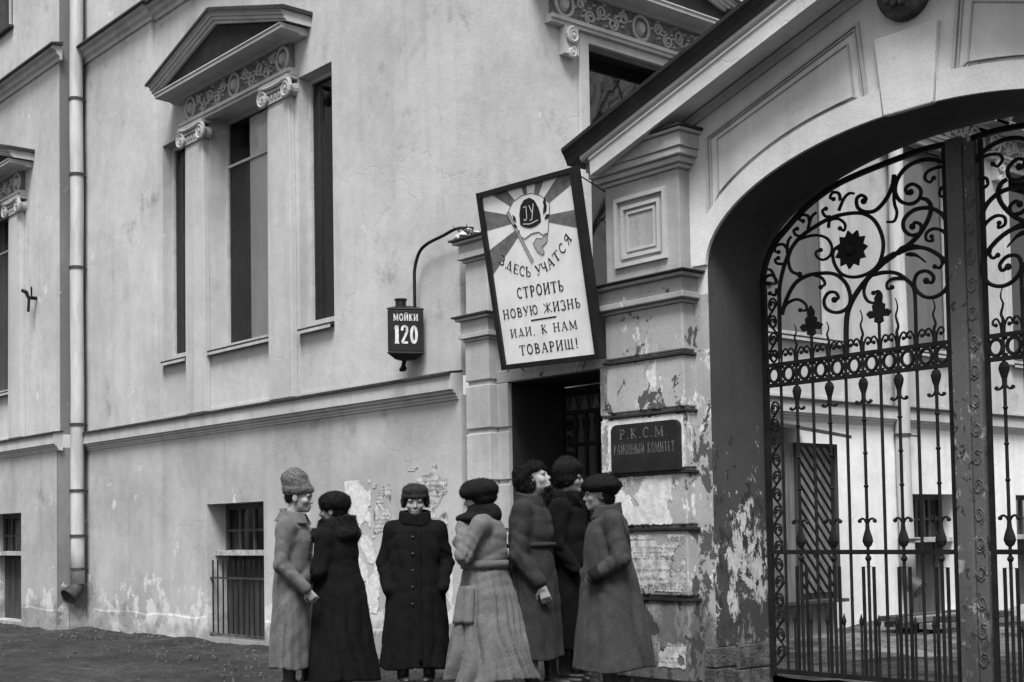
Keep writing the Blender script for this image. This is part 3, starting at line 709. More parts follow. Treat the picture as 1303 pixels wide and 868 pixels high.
# archivolt band, keystone, medallion and the sunk panels
def archivolt(a0, a1, name='archivolt'):
    m = MB(); rings = []
    for k in range(33):
        t = a0+(a1-a0)*k/32; c_, s_ = math.cos(t), math.sin(t)
        i = (AX+(HWID-.002)*c_, SPR+(RISE-.002)*s_); o = (AX+(HWID+.155)*c_, SPR+(RISE+.195)*s_)
        rings.append([(i[0], -.03, i[1]), (o[0], -.03, o[1]), (o[0], .003, o[1]), (i[0], .003, i[1])])
    m.rings(rings).build(name, 'archlight', portal)
archivolt(math.pi-.02, math.pi/2+.112); archivolt(math.pi/2-.112, .02)
kz0, kz1 = 4.222, 4.80
MB().prism([(AX-.2, kz0+.01), (AX-.19, kz0), (AX+.19, kz0), (AX+.2, kz0+.01), (AX+.262, kz1), (AX-.262, kz1)], 'y', -.048, .0025).build('keystone', 'archwall', portal, bevel=.01)
md = MB(); md.lathe([(0, -.15), (.05, -.145), (.09, -.11), (.13, -.12), (.155, -.09), (.19, -.10), (.205, -.06), (.205, .01), (0, .01)], (AX, 0, 5.075), 24, 'y')
for kk in range(10):
    a = 2*math.pi*kk/10; md.lathe([(0, -.155), (.025, -.145), (.035, -.10)], (AX+.105*math.cos(a), 0, 5.075+.105*math.sin(a)), 7, 'y')
md.build('medallion', 'stone', portal, smooth=True)
def panel(sg):
    # outline: up the pier side, along the rake, down by the keystone and back along the arch
    x0, x1 = 1.90, .335
    A = [(x0, 3.76)]; A += [(x0, rake_z(AX+x0)-.535)]; A += [(x1+.07, rake_z(AX+x1)-.525)]; A += [(x1, 4.36)]
    d = [x1+(x0-x1)*k/14 for k in range(1, 14)]
    A += [(q, SPR+(RISE+.23)*math.sqrt(max(0, 1-(q/(HWID+.19))**2))) for q in d]
    return [(AX+sg*a, b) for a, b in A]
for sg in (-1, 1):
    P = panel(sg); c = Vector((sum(p[0] for p in P)/len(P), sum(p[1] for p in P)/len(P)))
    for s_, wd, d in ((1.0, .03, .028), (.955, .016, .02), (.86, .012, .014)):
        m = MB(); outer = [Vector(p) for p in P]
        def shr(k): return [Vector((c.x+(p.x-c.x)*k, c.y+(p.y-c.y)*(k-(1-k)*.35))) for p in outer]
        o_, i_ = shr(s_), shr(s_-wd)
        rings = [[(a.x, .003, a.y), (a.x, -d, a.y), (b.x, -d, b.y), (b.x, .003, b.y)] for a, b in zip(o_, i_)]
        m.rings(rings, True).build('panel_moulding', 'portalup', portal)

# side doorway: left pilaster, frame, lintel, passage
def block_run(x0, x1, y0, y1, zs, mat, name='block', bev=.01):
    for a, b in zs: MB().box(x0, x1, y0, y1, a, b).build(name, mat, portal, bevel=bev)
ZS = [(.05, .70), (.745, 1.28), (1.325, 1.745), (1.79, 2.245), (2.29, 2.71)]
MB().box(-10.30, -9.98, -.12, GD+.05, -.3, 4.12).build('pier_core', 'portalup', portal)
block_run(-10.325, -9.965, -.14, GD+.07, ZS+[(2.755, 3.14)], 'portalup')
for a, b, o in ((3.142, 3.17, .012), (3.172, 3.225, .045), (3.227, 3.345, .03), (3.347, 3.375, .07)):
    MB().box(-10.325-o, -9.965+o, -.14-o, GD+.07+o, a, b).build('band', 'portalup', portal, bevel=.006)
MB().box(-10.42, -9.87, -.235, GD+.15, 3.377, 3.395).build('flashing', 'flash', portal)
MB().box(-10.315, -9.975, -.13, GD+.06, 3.397, 3.92).build('block', 'portalup', portal, bevel=.01)
for a, b, o in ((3.922, 3.95, .015), (3.952, 4.01, .055), (4.012, 4.10, .04), (4.102, 4.13, .085)):
    MB().box(-10.32-o, -9.97+o, -.135-o, GD+.06+o, a, b).build('capital_moulding', 'portalup', portal, bevel=.006)
MB().box(-10.43, -9.86, -.25, GD+.16, 4.132, 4.15).build('flashing', 'flash', portal)
block_run(-9.963, -9.80, -.05, GD, ZS, 'portalup', 'door_jamb', .006)
block_run(-8.54, -8.372, -.05, GD, ZS, 'portal', 'door_jamb', .006)
MB().box(-9.963, -9.806, -.03, GD-.01, -.3, 2.708).build('door_jamb', 'portalup', portal)
MB().box(-8.534, -8.372, -.03, GD-.01, -.3, 2.708).build('door_jamb', 'portal', portal)
MB().box(-9.963, -8.372, -.05, GD, 2.712, 2.83).build('lintel', 'portal', portal, bevel=.008)
MB().box(-9.963, -8.372, -.02, GD, 2.832, 3.30).build('door_wall', 'portal', portal)
MB().box(-9.99, -8.372, -.10, GD+.06, 3.302, 3.36).build('coping', 'portalup', portal, bevel=.01)
MB().box(-10.0, -8.372, -.13, GD+.09, 3.362, 3.38).build('flashing', 'flash', portal)
MB().box(-9.80+.002, -8.54-.002, .02, GD, -.15, .10).build('threshold', 'stone', portal, bevel=.02)
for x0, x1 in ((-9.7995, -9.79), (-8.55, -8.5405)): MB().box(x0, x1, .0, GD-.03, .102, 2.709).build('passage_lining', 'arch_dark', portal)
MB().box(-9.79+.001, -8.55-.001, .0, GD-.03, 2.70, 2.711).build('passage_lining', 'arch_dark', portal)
# broken mortar lying on the left pilaster
rb = MB(); random.seed(11)
for k in range(26):
    x = random.uniform(-10.42, -10.0); y = random.uniform(-.2, .3); s_ = random.uniform(.02, .06)*(1.3 if k < 6 else 1)
    z = 4.15+s_*.4+max(0, .10-abs(x+10.32)*.8)*random.random()
    rb.lathe([(0, -s_*.6), (s_*random.uniform(.6, 1), -s_*.2), (s_*random.uniform(.5, 1), s_*.3), (0, s_*.7)], (x, y, z), 6)
rb.build('loose_mortar', 'paperdirty', portal)
wd = MB()
for k in range(7):
    a = random.uniform(0, 6.28); h = random.uniform(.06, .15); x = -10.33+random.uniform(-.06, .06)
    wd.tube(bez([(x, -.1, 4.16), (x+.04*math.cos(a), -.1+.03*math.sin(a), 4.16+h*.6), (x+.12*math.cos(a), -.1+.1*math.sin(a), 4.16+h)], 3), [.008, .007, .006, .005, .004, .003, .003], 4)
tag(wd.build('weed', 'bark'), 'dry weed sprouting on top of the left door pilaster beside the slogan board', 'weed')

# ------------------------------------------------------------------ wrought iron gates
GY = 0.655
CURVES = {
'A':[(-1.897,3.294),(-1.869,3.483),(-1.772,3.653),(-1.643,3.76),(-1.427,3.906),(-1.167,4.016),(-0.918,4.068),(-0.6,4.107),(-0.371,4.129),(-0.209,4.131),(-0.079,4.121)],
'B':[(-1.731,2.692),(-1.726,3.124),(-1.711,3.324),(-1.632,3.528),(-1.522,3.652),(-1.364,3.723),(-1.175,3.773),(-0.993,3.773),(-0.865,3.741),(-0.772,3.669),(-0.713,3.55),(-0.704,3.44),(-0.749,3.326),(-0.849,3.268),(-0.978,3.259),(-1.091,3.299),(-1.155,3.379),(-1.177,3.466),(-1.15,3.517),(-1.084,3.519)],
'C':[(-1.511,3.364),(-1.592,3.406),(-1.621,3.497),(-1.605,3.552),(-1.549,3.636),(-1.452,3.661),(-1.331,3.657),(-1.231,3.615),(-1.183,3.537),(-1.202,3.47),(-1.27,3.446),(-1.329,3.477),(-1.339,3.521),(-1.293,3.53)],
'D':[(-1.701,3.055),(-1.662,3.159),(-1.569,3.288),(-1.445,3.34),(-1.291,3.34),(-1.157,3.309),(-1.061,3.225),(-1.022,3.123),(-1.034,3.042),(-1.101,3.003),(-1.184,3.007),(-1.258,3.052),(-1.273,3.117),(-1.229,3.17),(-1.162,3.164),(-1.134,3.118),(-1.173,3.106)],
'E':[(-1.359,3.334),(-1.292,3.303),(-1.26,3.249),(-1.303,3.227)],
'F':[(-1.701,3.077),(-1.645,3.142),(-1.538,3.162),(-1.456,3.108),(-1.455,3.061),(-1.513,3.069)],
'G':[(-1.073,2.634),(-1.063,2.922),(-1.018,3.053),(-0.916,3.176),(-0.801,3.267),(-0.713,3.337),(-0.579,3.385),(-0.471,3.433),(-0.379,3.496),(-0.301,3.594),(-0.274,3.68),(-0.303,3.741),(-0.347,3.761)],
'H':[(-0.802,3.251),(-0.692,3.252),(-0.585,3.226),(-0.496,3.159),(-0.445,3.092),(-0.434,2.971),(-0.438,2.577)],
'I':[(-0.77,3.269),(-0.851,3.22),(-0.892,3.131),(-0.857,3.051),(-0.778,3.027),(-0.733,3.067),(-0.756,3.114),(-0.804,3.107)],
'J':[(-0.525,3.177),(-0.617,3.191),(-0.676,3.167),(-0.673,3.119),(-0.634,3.127)],
'K':[(-0.579,3.379),(-0.472,3.4),(-0.353,3.386),(-0.237,3.321),(-0.153,3.229),(-0.134,3.123),(-0.175,3.038),(-0.263,2.999),(-0.351,3.012),(-0.423,3.075),(-0.436,3.143),(-0.404,3.198),(-0.329,3.205),(-0.272,3.157),(-0.286,3.11),(-0.335,3.13)],
'L':[(-0.202,3.283),(-0.193,3.242),(-0.219,3.211),(-0.258,3.227)],
'M':[(-0.106,3.965),(-0.227,4.031),(-0.359,4.054),(-0.48,4.027),(-0.559,3.951),(-0.581,3.861),(-0.535,3.778),(-0.445,3.74),(-0.372,3.766),(-0.359,3.836),(-0.425,3.889),(-0.486,3.871),(-0.475,3.826),(-0.445,3.831)],
'N':[(-0.1,3.938),(-0.185,3.969),(-0.288,3.959),(-0.319,3.913),(-0.279,3.872),(-0.243,3.897)],
'O':[(-0.586,3.996),(-0.607,3.907),(-0.673,3.812),(-0.769,3.75),(-0.864,3.762),(-0.927,3.808),(-0.933,3.878),(-0.884,3.896),(-0.845,3.86),(-0.869,3.845)],
'P':[(-0.581,3.995),(-0.593,3.796),(-0.571,3.698),(-0.598,3.636),(-0.663,3.642)],
'Q':[(-0.136,3.524),(-0.183,3.611),(-0.283,3.676),(-0.417,3.688),(-0.509,3.633),(-0.512,3.554),(-0.453,3.501),(-0.378,3.503),(-0.364,3.56),(-0.413,3.591),(-0.439,3.564)],
'R':[(-0.139,3.434),(-0.188,3.488),(-0.26,3.514),(-0.319,3.492),(-0.321,3.44),(-0.27,3.424),(-0.276,3.458)],
'S1':[(-1.107,3.815),(-1.055,3.902),(-1.004,3.934),(-0.956,3.924)],
'S2':[(-1.088,3.895),(-1.102,3.954),(-1.16,3.973),(-1.187,3.936),(-1.154,3.919)],
'S3':[(-1.192,3.783),(-1.242,3.799),(-1.265,3.846),(-1.231,3.856)],
'S4':[(-1.415,3.719),(-1.378,3.811),(-1.325,3.844)],
'S5':[(-1.396,3.786),(-1.412,3.832),(-1.472,3.85),(-1.496,3.819),(-1.461,3.798)],
'S6':[(-1.486,3.675),(-1.538,3.698),(-1.558,3.738),(-1.523,3.746)],
'S7':[(-1.631,3.557),(-1.619,3.655),(-1.583,3.692)],
'S8':[(-1.63,3.6),(-1.673,3.643),(-1.745,3.641),(-1.756,3.599),(-1.72,3.586)],
'S9':[(-1.688,3.479),(-1.741,3.495),(-1.758,3.527),(-1.725,3.536)],
'T':[(-0.126,3.813),(-0.184,3.806),(-0.196,3.756),(-0.153,3.732)],
'U':[(-1.211,3.696),(-1.193,3.755),(-1.109,3.749),(-1.05,3.694),(-1.063,3.647),(-1.1,3.672)],
'V':[(-1.746,3.33),(-1.797,3.439),(-1.842,3.461)],
'W':[(-1.746,3.344),(-1.789,3.402),(-1.853,3.397),(-1.873,3.349),(-1.828,3.335)],
'V2':[(-1.748,3.286),(-1.768,3.231),(-1.822,3.254)],
}
def ball(m, c, r, n=8): m.lathe([(0, -r), (r*.7, -r*.7), (r, 0), (r*.7, r*.7), (0, r)], c, n)
def gate_leaf(sg, label):
    """one leaf; sg=1 is the leaf hung on the pier by the doorway, its mirror hangs opposite"""
    g = empty('iron_gate', (AX-sg*1.9, GY, 0), 0, label, 'gate', 'leaves of the iron carriage gate')
    X = lambda x: AX+sg*x
    P3 = lambda pts, y=GY: [(X(a), y, b) for a, b in pts]
    bars = [-1.73+.1615*i for i in range(10)]
    F = MB()   # hanging stile, arched head, meeting stile
    F.box(min(X(-1.905), X(-1.865)), max(X(-1.905), X(-1.865)), GY-.02, GY+.02, .06, 3.30)
    F.tube(bez(P3(CURVES['A'][0:]), 5), 1, flat=(.018, .02), nrm=(0, 1, 0))
    F.box(min(X(-.165), X(-.135)), max(X(-.165), X(-.135)), GY-.015, GY+.015, .06, 4.10)
    F.build('frame', 'iron', g)
    zt = 2.62
    for i, x in enumerate(bars):
        top = {0: 3.0, 3: 3.0}.get(i, 2.62)
        nlow = .08
        MB().tube([(X(x), GY, nlow), (X(x), GY, 1.6), (X(x), GY, 2.64)], .0125, 6).build('bar', 'iron', g)
    for (z, h_) in ((2.645, .016), (2.475, .016), (1.085, .018), (.10, .02)):
        MB().box(min(X(-1.865), X(-.165)), max(X(-1.865), X(-.165)), GY-.014, GY+.014, z-h_, z+h_).build('rail', 'iron', g)
    for k, pts in CURVES.items():
        if k == 'A': continue
        big = k in 'BDGKMHOQ'
        Q = bez(P3(pts), 5); L = len(Q)
        r0 = .022 if k == 'G' else (.018 if big else .0145)
        m = MB(); m.tube(Q, [r0*(1-.25*i/L) for i in range(L)], 6)
        if k not in ('A', 'H', 'G', 'S1', 'S4', 'S7', 'V', 'P', 'B'): ball(m, Q[-1], .027 if big else .02)
        if k == 'C': ball(m, Q[0], .026)
        if k == 'G':   # leafy node where the stem forks
            for a, b, w in (((-.58, 3.385), (-.36, 3.40), .03), ((-.50, 3.36), (-.33, 3.27), .02)):
                m.tube(bez([(X(a[0]), GY, a[1]), (X((a[0]+b[0])/2), GY, (a[1]+b[1])/2+.025), (X(b[0]), GY, b[1])], 4), [.012, w*.8, w, w*.9, w*.7, w*.5, w*.4, .008, .004], 6)
            m.tube(P3([(-.80, 3.27), (-.713, 3.337), (-.60, 3.38)]), [.02, .03, .024], 6)
        m.build('scroll', 'iron', g)
    # rosette
    m = MB(); n = 22; rr = []
    cx, cz = X(-1.0), 3.485
    ring = [(cx+(.115 if j % 2 else .155)*math.cos(j*2*math.pi/n), GY, cz+(.115 if j % 2 else .155)*math.sin(j*2*math.pi/n)) for j in range(n)]
    m.rings([[(a, GY-.012, b) for a, _, b in ring], [(a, GY+.012, b) for a, _, b in ring]]); m.lathe([(0, -.05), (.04, -.04), (.06, -.012)], (cx, GY, cz), 10, 'y')
    m.build('rosette', 'iron', g)
    # ring band between the upper rails
    mids = [(-1.73-.07)-.0]+[(a+b)/2 for a, b in zip(bars[:-1], bars[1:])]+[bars[-1]+.06]
    for x in mids:
        m = MB(); m.tube([(X(x)+.052*math.cos(a), GY, 2.56+.06*math.sin(a)) for a in np.linspace(0, 2*math.pi, 15)[:-1]], .015, 5, True)
        for q in (-1, 1):
            for s_ in (-1, 1): m.box(X(x)+q*.064-.014, X(x)+q*.064+.014, GY-.007, GY+.007, 2.56+s_*.06-.012, 2.56+s_*.06+.012)
        m.build('ring', 'iron', g)
    # paired small scrolls standing on the upper rail
    for i, x in enumerate(bars):
        for q in (-1, 1):
            if i == 0 and q == -1: pass
            m = MB(); pts = [(x+q*.012, 2.66), (x+q*.018, 2.72), (x+q*.045, 2.765), (x+q*.072, 2.755), (x+q*.075, 2.725), (x+q*.052, 2.72)]
            Q = bez(P3(pts), 4); m.tube(Q, .009, 5); ball(m, Q[-1], .017, 6); m.build('scroll', 'iron', g)
    # finials: two leafy crosses, wavy spears on the others
    for i in (1, 2, 3, 5, 6, 7, 9):
        x = bars[i]; m = MB()
        if i in (2, 6):
            h = 2.98 if i == 2 else 3.0
            pts = [(0, -.10), (.035, -.085), (.03, -.05), (.075, -.055), (.10, -.02), (.07, .0), (.045, -.005), (.05, .035), (.025, .05), (.03, .085), (0, .13)]
            pts = pts+[(-a, b) for a, b in pts[-2:0:-1]]
            m.prism([(X(x+a*1.1), h-.03+b*1.1) for a, b in pts], 'y', GY-.012, GY+.012); m.tube([(X(x), GY, 2.64), (X(x), GY, h-.1)], .012, 6)
            m.build('finial', 'iron', g)
        else:
            h = (2.86, 0, 0, 2.88, 0, 2.93, 0, 2.98, 0, 2.93)[i] or 2.9
            Q = [(X(x+.010*math.sin(k*1.9)*(k > 2)), GY, 2.64+(h-2.58)*k/9) for k in range(10)]
            m.tube(bez(Q, 3), [.016*(1-.75*k/27) for k in range(28)], 6).build('finial', 'iron', g)
    # teardrops under the ring band, inverted tulips above the lock rail
    for i in (1, 3, 5, 7, 9):
        x = bars[i]; m = MB()
        m.lathe([(.012, -.17), (.02, -.15), (.022, -.11), (.040, -.06), (.046, -.03), (.034, .0), (.012, .015)], (X(x), GY, 2.44), 10, 'z', 1, .5)
        for q in (-1, 1):
            Q = bez(P3([(x, 2.31), (x+q*.02, 2.27), (x+q*.05, 2.255), (x+q*.075, 2.275)]), 4); m.tube(Q, [.010]*(len(Q)-4)+[.014, .018, .014, .006], 5)
        for zz in (2.12, 1.86, 1.6): MB().lathe([(.013, -.012), (.021, 0), (.013, .012)], (X(x), GY, zz), 8).build('bead', 'iron', g)
        m.build('teardrop', 'iron', g)
        m = MB()
        m.lathe([(.012, .17), (.018, .15), (.022, .11), (.044, .05), (.05, .02), (.034, -.015), (.012, -.03)], (X(x), GY, 1.15), 10, 'z', 1, .5)
        for q in (-1, 1):
            Q = bez(P3([(x, 1.29), (x+q*.022, 1.335), (x+q*.055, 1.345), (x+q*.078, 1.315)]), 4); m.tube(Q, [.010]*(len(Q)-4)+[.013, .018, .016, .008], 5)
        ball(m, (X(x), GY, 1.035), .026)
        m.build('tulip', 'iron', g)
        # little square hoop below the lock rail
        m = MB(); m.tube([(X(x-.048), GY, .12), (X(x-.048), GY, .97), (X(x+.048), GY, .97), (X(x+.048), GY, .12)], 1, flat=(.010, .010), nrm=(0, 1, 0)); m.build('hoop', 'iron', g)
    # short spear bars filling the foot of the leaf
    for i in range(len(bars)-1):
        for f in (.5,):
            x = bars[i]+.1615*f; MB().tube([(X(x), GY, .10), (X(x), GY, .50), (X(x), GY, .54), (X(x), GY, .60)], [.010, .010, .018, .002], 6).build('spear_bar', 'iron', g)
    # running scrolls along the hanging stile
    z = .25; q = 1
    while z < 3.2:
        if not 2.42 < z < 2.68 and not 1.0 < z < 1.1:
            m = MB(); c0 = -1.80; P = []
            for k in range(16):
                a = k/15*1.45*2*math.pi; rr = .052*(1-.65*k/15); P.append((X(c0+q*rr*math.cos(a)*.9), GY, z+rr*math.sin(a)*1.2))
            m.tube([(X(c0-q*.045), GY, z-.10)]+P, .010, 5); ball(m, P[-1], .016, 6); m.build('scroll', 'iron', g)
        z += .145; q = -q
    if sg == 1:   # broad slamming post of the leaf, with studs and scrollwork, paint flaking
        m = MB(); m.box(AX-.115, AX+.02, GY-.05, GY+.05, .05, 4.15); m.box(AX+.022, AX+.115, GY-.035, GY+.035, .05, 4.10)
        m.build('slamming_post', 'ironpost', g, bevel=.01)
        for kk in range(18):
            z = .3+kk*.21; m = MB(); P = []
            for j in range(12):
                a = j/11*1.5*2*math.pi+kk; rr = .042*(1-.6*j/11); P.append((AX+.067+rr*math.cos(a), GY-.037, z+rr*1.5*math.sin(a)))
            m.tube(P, .007, 5); m.build('post_ornament', 'ironpost', g)
    return g
gate_leaf(1, 'black scrolled iron gate leaf with a broad flaking slamming post, hung beside the doorway pier')
gate_leaf(-1, 'black scrolled iron gate leaf without a slamming post, cut off by the picture edge')

wg = empty('wicket_gate', (-9.17, .64, 0.1), 0, 'dark iron grille gate deep in the narrow side doorway', 'gate')
y = .63
MB().box(-9.78, -8.56, y+.02, y+.035, .11, 2.69).build('backing_sheet', 'wooddark', wg)
m = MB(); m.box(-9.785, -9.745, y-.02, y+.02, .12, 2.69); m.box(-8.595, -8.555, y-.02, y+.02, .12, 2.69); m.build('frame', 'iron', wg)
for z in (.16, 1.05, 2.44, 2.62): MB().box(-9.745, -8.595, y-.014, y+.014, z-.016, z+.016).build('rail', 'iron', wg)
for i in range(7):
    x = -9.60+.155*i
    MB().tube([(x, y, .14), (x, y, 2.45)], .017, 6).build('bar', 'iron', wg)
    m = MB(); m.prism([(x-.05, 2.46), (x+.05, 2.46), (x+.03, 2.54), (x, 2.60), (x-.03, 2.54)], 'y', y-.008, y+.008); m.build('finial', 'frame' if False else 'ironpost', wg)
    if i % 2 == 1 or True:
        m = MB(); m.lathe([(.015, -.20), (.022, -.16), (.04, -.06), (.046, -.03), (.03, .0), (.014, .015)], (x, y, 2.38), 10, 'z', 1, .5)
        for q in (-1, 1): m.tube(bez([(x, y, 2.19), (x+q*.02, y, 2.14), (x+q*.05, y, 2.12), (x+q*.07, y, 2.14)], 4), .012, 5)
        m.build('teardrop', 'iron', wg)
for k in range(14):
    z = .3+k*.155; P = []
    for j in range(14):
        a = j/13*1.45*2*math.pi; rr = .05*(1-.65*j/13); P.append((-9.68+(1 if k % 2 else -1)*rr*math.cos(a), y, z+rr*1.2*math.sin(a)))
    m = MB(); m.tube(P, .011, 5); m.build('scroll', 'iron', wg)

# ------------------------------------------------------------------ lettering: a pen-drawn Cyrillic alphabet of thick and thin strokes
def arc(cx, cy, rx, ry, a0, a1, n=12): return [(cx+rx*math.cos(R(a0+(a1-a0)*k/n)), cy+ry*math.sin(R(a0+(a1-a0)*k/n))) for k in range(n+1)]
TK, TN = .17, .075
GL = {
 'З': (.56, [(arc(.25, .74, .24, .24, 150, -70), TN*1.5), (arc(.25, .26, .27, .26, 70, -150), TN*1.9)]),
 'Д': (.74, [([(.2, .12), (.38, 1)], TN), ([(.4, 1), (.58, .12)], TK), ([(.04, .1), (.72, .1)], TN), ([(.06, .12), (.06, -.1)], TN), ([(.7, .12), (.7, -.1)], TN)]),
 'Е': (.56, [([(.12, 0), (.12, 1)], TK), ([(.1, .96), (.52, .96)], TN), ([(.1, .5), (.42, .5)], TN), ([(.1, .04), (.54, .04)], TN), ([(.5, .98), (.5, .84)], TN), ([(.52, .02), (.52, .18)], TN), ([(.41, .58), (.41, .42)], TN)]),
 'С': (.62, [(arc(.36, .5, .29, .47, 50, 310), TN*1.7), ([(.54, .88), (.55, .7)], TN)]),
 'Ь': (.58, [([(.14, 0), (.14, 1)], TK), (arc(.26, .27, .26, .25, 95, -95), TN*1.5), ([(.02, .97), (.28, .97)], TN)]),
 'Ъ': (.58, [([(.14, 0), (.14, 1)], TK)]),
 'У': (.64, [([(.08, 1), (.36, .36)], TK), ([(.58, 1), (.3, .1), (.2, .02), (.1, .06)], TN), ([(0, .98), (.2, .98)], TN), ([(.46, .98), (.66, .98)], TN)]),
 'Ч': (.6, [([(.48, 0), (.48, 1)], TK), ([(.12, 1), (.12, .62), (.2, .46), (.34, .44), (.48, .5)], TN*1.5), ([(.02, .98), (.22, .98)], TN), ([(.36, .02), (.6, .02)], TN)]),
 'А': (.72, [([(.1, 0), (.36, 1)], TN), ([(.38, 1), (.62, 0)], TK), ([(.18, .34), (.54, .34)], TN), ([(0, .02), (.2, .02)], TN), ([(.48, .02), (.74, .02)], TN)]),
 'Т': (.66, [([(.33, 0), (.33, 1)], TK), ([(.02, .96), (.64, .96)], TN), ([(.03, .98), (.03, .8)], TN), ([(.63, .98), (.63, .8)], TN), ([(.2, .02), (.46, .02)], TN)]),
 'Я': (.62, [([(.48, 0), (.48, 1)], TK), (arc(.38, .74, .26, .23, 80, 280), TN*1.5), ([(.34, .5), (.1, 0)], TN*1.4), ([(.36, .02), (.62, .02)], TN), ([(.36, .98), (.6, .98)], TN)]),
 'Р': (.58, [([(.14, 0), (.14, 1)], TK), (arc(.24, .72, .27, .25, 95, -95), TN*1.5), ([(.02, .02), (.28, .02)], TN), ([(.02, .98), (.28, .98)], TN)]),
 'О': (.7, [(arc(.35, .5, .28, .47, 0, 360, 20), TN*1.8)]),
 'И': (.74, [([(.13, 0), (.13, 1)], TK), ([(.61, 0), (.61, 1)], TK), ([(.13, .06), (.61, .94)], TN), ([(0, .98), (.26, .98)], TN), ([(.48, .98), (.74, .98)], TN), ([(0, .02), (.26, .02)], TN), ([(.48, .02), (.74, .02)], TN)]),
 'Н': (.74, [([(.13, 0), (.13, 1)], TK), ([(.61, 0), (.61, 1)], TK), ([(.13, .5), (.61, .5)], TN), ([(0, .98), (.26, .98)], TN), ([(.48, .98), (.74, .98)], TN), ([(0, .02), (.26, .02)], TN), ([(.48, .02), (.74, .02)], TN)]),
 'В': (.6, [([(.14, 0), (.14, 1)], TK), (arc(.24, .75, .24, .21, 95, -95), TN*1.5), (arc(.26, .27, .28, .25, 95, -95), TN*1.6), ([(.02, .02), (.28, .02)], TN), ([(.02, .98), (.28, .98)], TN)]),
 'Ю': (.92, [([(.12, 0), (.12, 1)], TK), ([(.12, .5), (.36, .5)], TN), (arc(.62, .5, .25, .47, 0, 360, 20), TN*1.7), ([(0, .98), (.24, .98)], TN), ([(0, .02), (.24, .02)], TN)]),
 'Ж': (.96, [([(.48, 0), (.48, 1)], TK), ([(.06, 1), (.46, .5), (.04, 0)], TN*1.3), ([(.9, 1), (.5, .5), (.92, 0)], TN*1.3)]),
 'К': (.68, [([(.14, 0), (.14, 1)], TK), ([(.58, 1), (.2, .5)], TN), ([(.24, .52), (.62, 0)], TK*.85), ([(.02, .98), (.28, .98)], TN), ([(.02, .02), (.28, .02)], TN)]),
 'М': (.9, [([(.12, 0), (.12, 1)], TN), ([(.12, 1), (.44, .1)], TK), ([(.44, .1), (.76, 1)], TN), ([(.76, 0), (.76, 1)], TK), ([(0, .02), (.24, .02)], TN), ([(.62, .02), (.9, .02)], TN)]),
 'Щ': (.98, [([(.12, 0), (.12, 1)], TK*.9), ([(.46, 0), (.46, 1)], TK*.9), ([(.8, 0), (.8, 1)], TK*.9), ([(.06, .04), (.96, .04)], TN), ([(.94, .06), (.94, -.14)], TN)]),
 'Й': (.74, [([(.13, 0), (.13, 1)], TK), ([(.61, 0), (.61, 1)], TK), ([(.13, .06), (.61, .94)], TN), (arc(.37, 1.2, .14, .1, 180, 360, 6), TN)]),
 '!': (.3, [([(.15, 1), (.15, .3)], TK), ([(.15, .0), (.15, .12)], TK)]),
 ',': (.26, [([(.14, .08), (.06, -.16)], TN*1.3)]),
 '.': (.26, [([(.12, .0), (.12, .12)], TK)]),
 '1': (.42, [([(.24, 0), (.24, 1)], TK*1.25), ([(.06, .82), (.24, .97)], TN*1.3), ([(.06, .03), (.42, .03)], TN)]),
 '2': (.6, [([(.08, .72), (.12, .9), (.3, .98), (.48, .9), (.5, .7), (.34, .42), (.08, .08)], TK*.85), ([(.06, .06), (.56, .06)], TK*.8)]),
 '0': (.6, [(arc(.3, .5, .21, .44, 0, 360, 20), TK*.95)]),
 '-': (.5, [([(.05, .5), (.45, .5)], TN)]),
 ' ': (.4, []),
}
def stroke(m, pts, w, dz, tf):
    P = [Vector(tf(p)) for p in pts]; L = []
    for i, p in enumerate(P):
        t = P[min(i+1, len(P)-1)]-P[max(i-1, 0)]; t = t.normalized() if t.length > 1e-9 else Vector((1, 0))
        n = Vector((-t.y, t.x)); L.append((p+n*w/2, p-n*w/2))
    n = len(L); v = [(a.x, a.y, dz) for a, b in L]+[(b.x, b.y, dz) for a, b in L]
    m.add(v, [(i, i+n, i+n+1, i+1) for i in range(n-1)])
_lz = [0]
class Words(list):
    def build(s, *a, **k): return [m.build(*a, **k) for m in s]
def write(m, text, x0, y0, h, width, dz, path=None, fat=1.0):
    """text in the plane z = dz, x0..x0+width, a mesh for each word; path(s) may give (x, y, angle) along a curve"""
    ws = Words([m])
    tot = sum(GL[c][0]+.16 for c in text)-.16; kx = width/(tot*h); s = 0
    for c in text:
        w, st = GL[c]
        if c == ' ': m = MB(); ws.append(m)
        for pts, tw in st:
            _lz[0] = (_lz[0]+1) % 9
            if path is None: tf = lambda p: (x0+(s+p[0])*h*kx, y0+p[1]*h)
            else:
                X0, Y0, a = path((s+w/2)/tot)
                tf = lambda p: (X0+math.cos(a)*(p[0]-w/2)*h*kx-math.sin(a)*p[1]*h, Y0+math.sin(a)*(p[0]-w/2)*h*kx+math.cos(a)*p[1]*h)
            stroke(m, pts, tw*h*fat*(min(1, kx)*.6+.4), dz+_lz[0]*.00012, tf)
        s += w+.16
    return ws
def flat(m, pts, dz): m.add([(a, b, dz) for a, b in pts], [tuple(range(len(pts)))]); return m

GL['Ы'] = (.86, [([(.13, 0), (.13, 1)], TK), (arc(.24, .27, .22, .25, 95, -95), TN*1.5), ([(.72, 0), (.72, 1)], TK)])
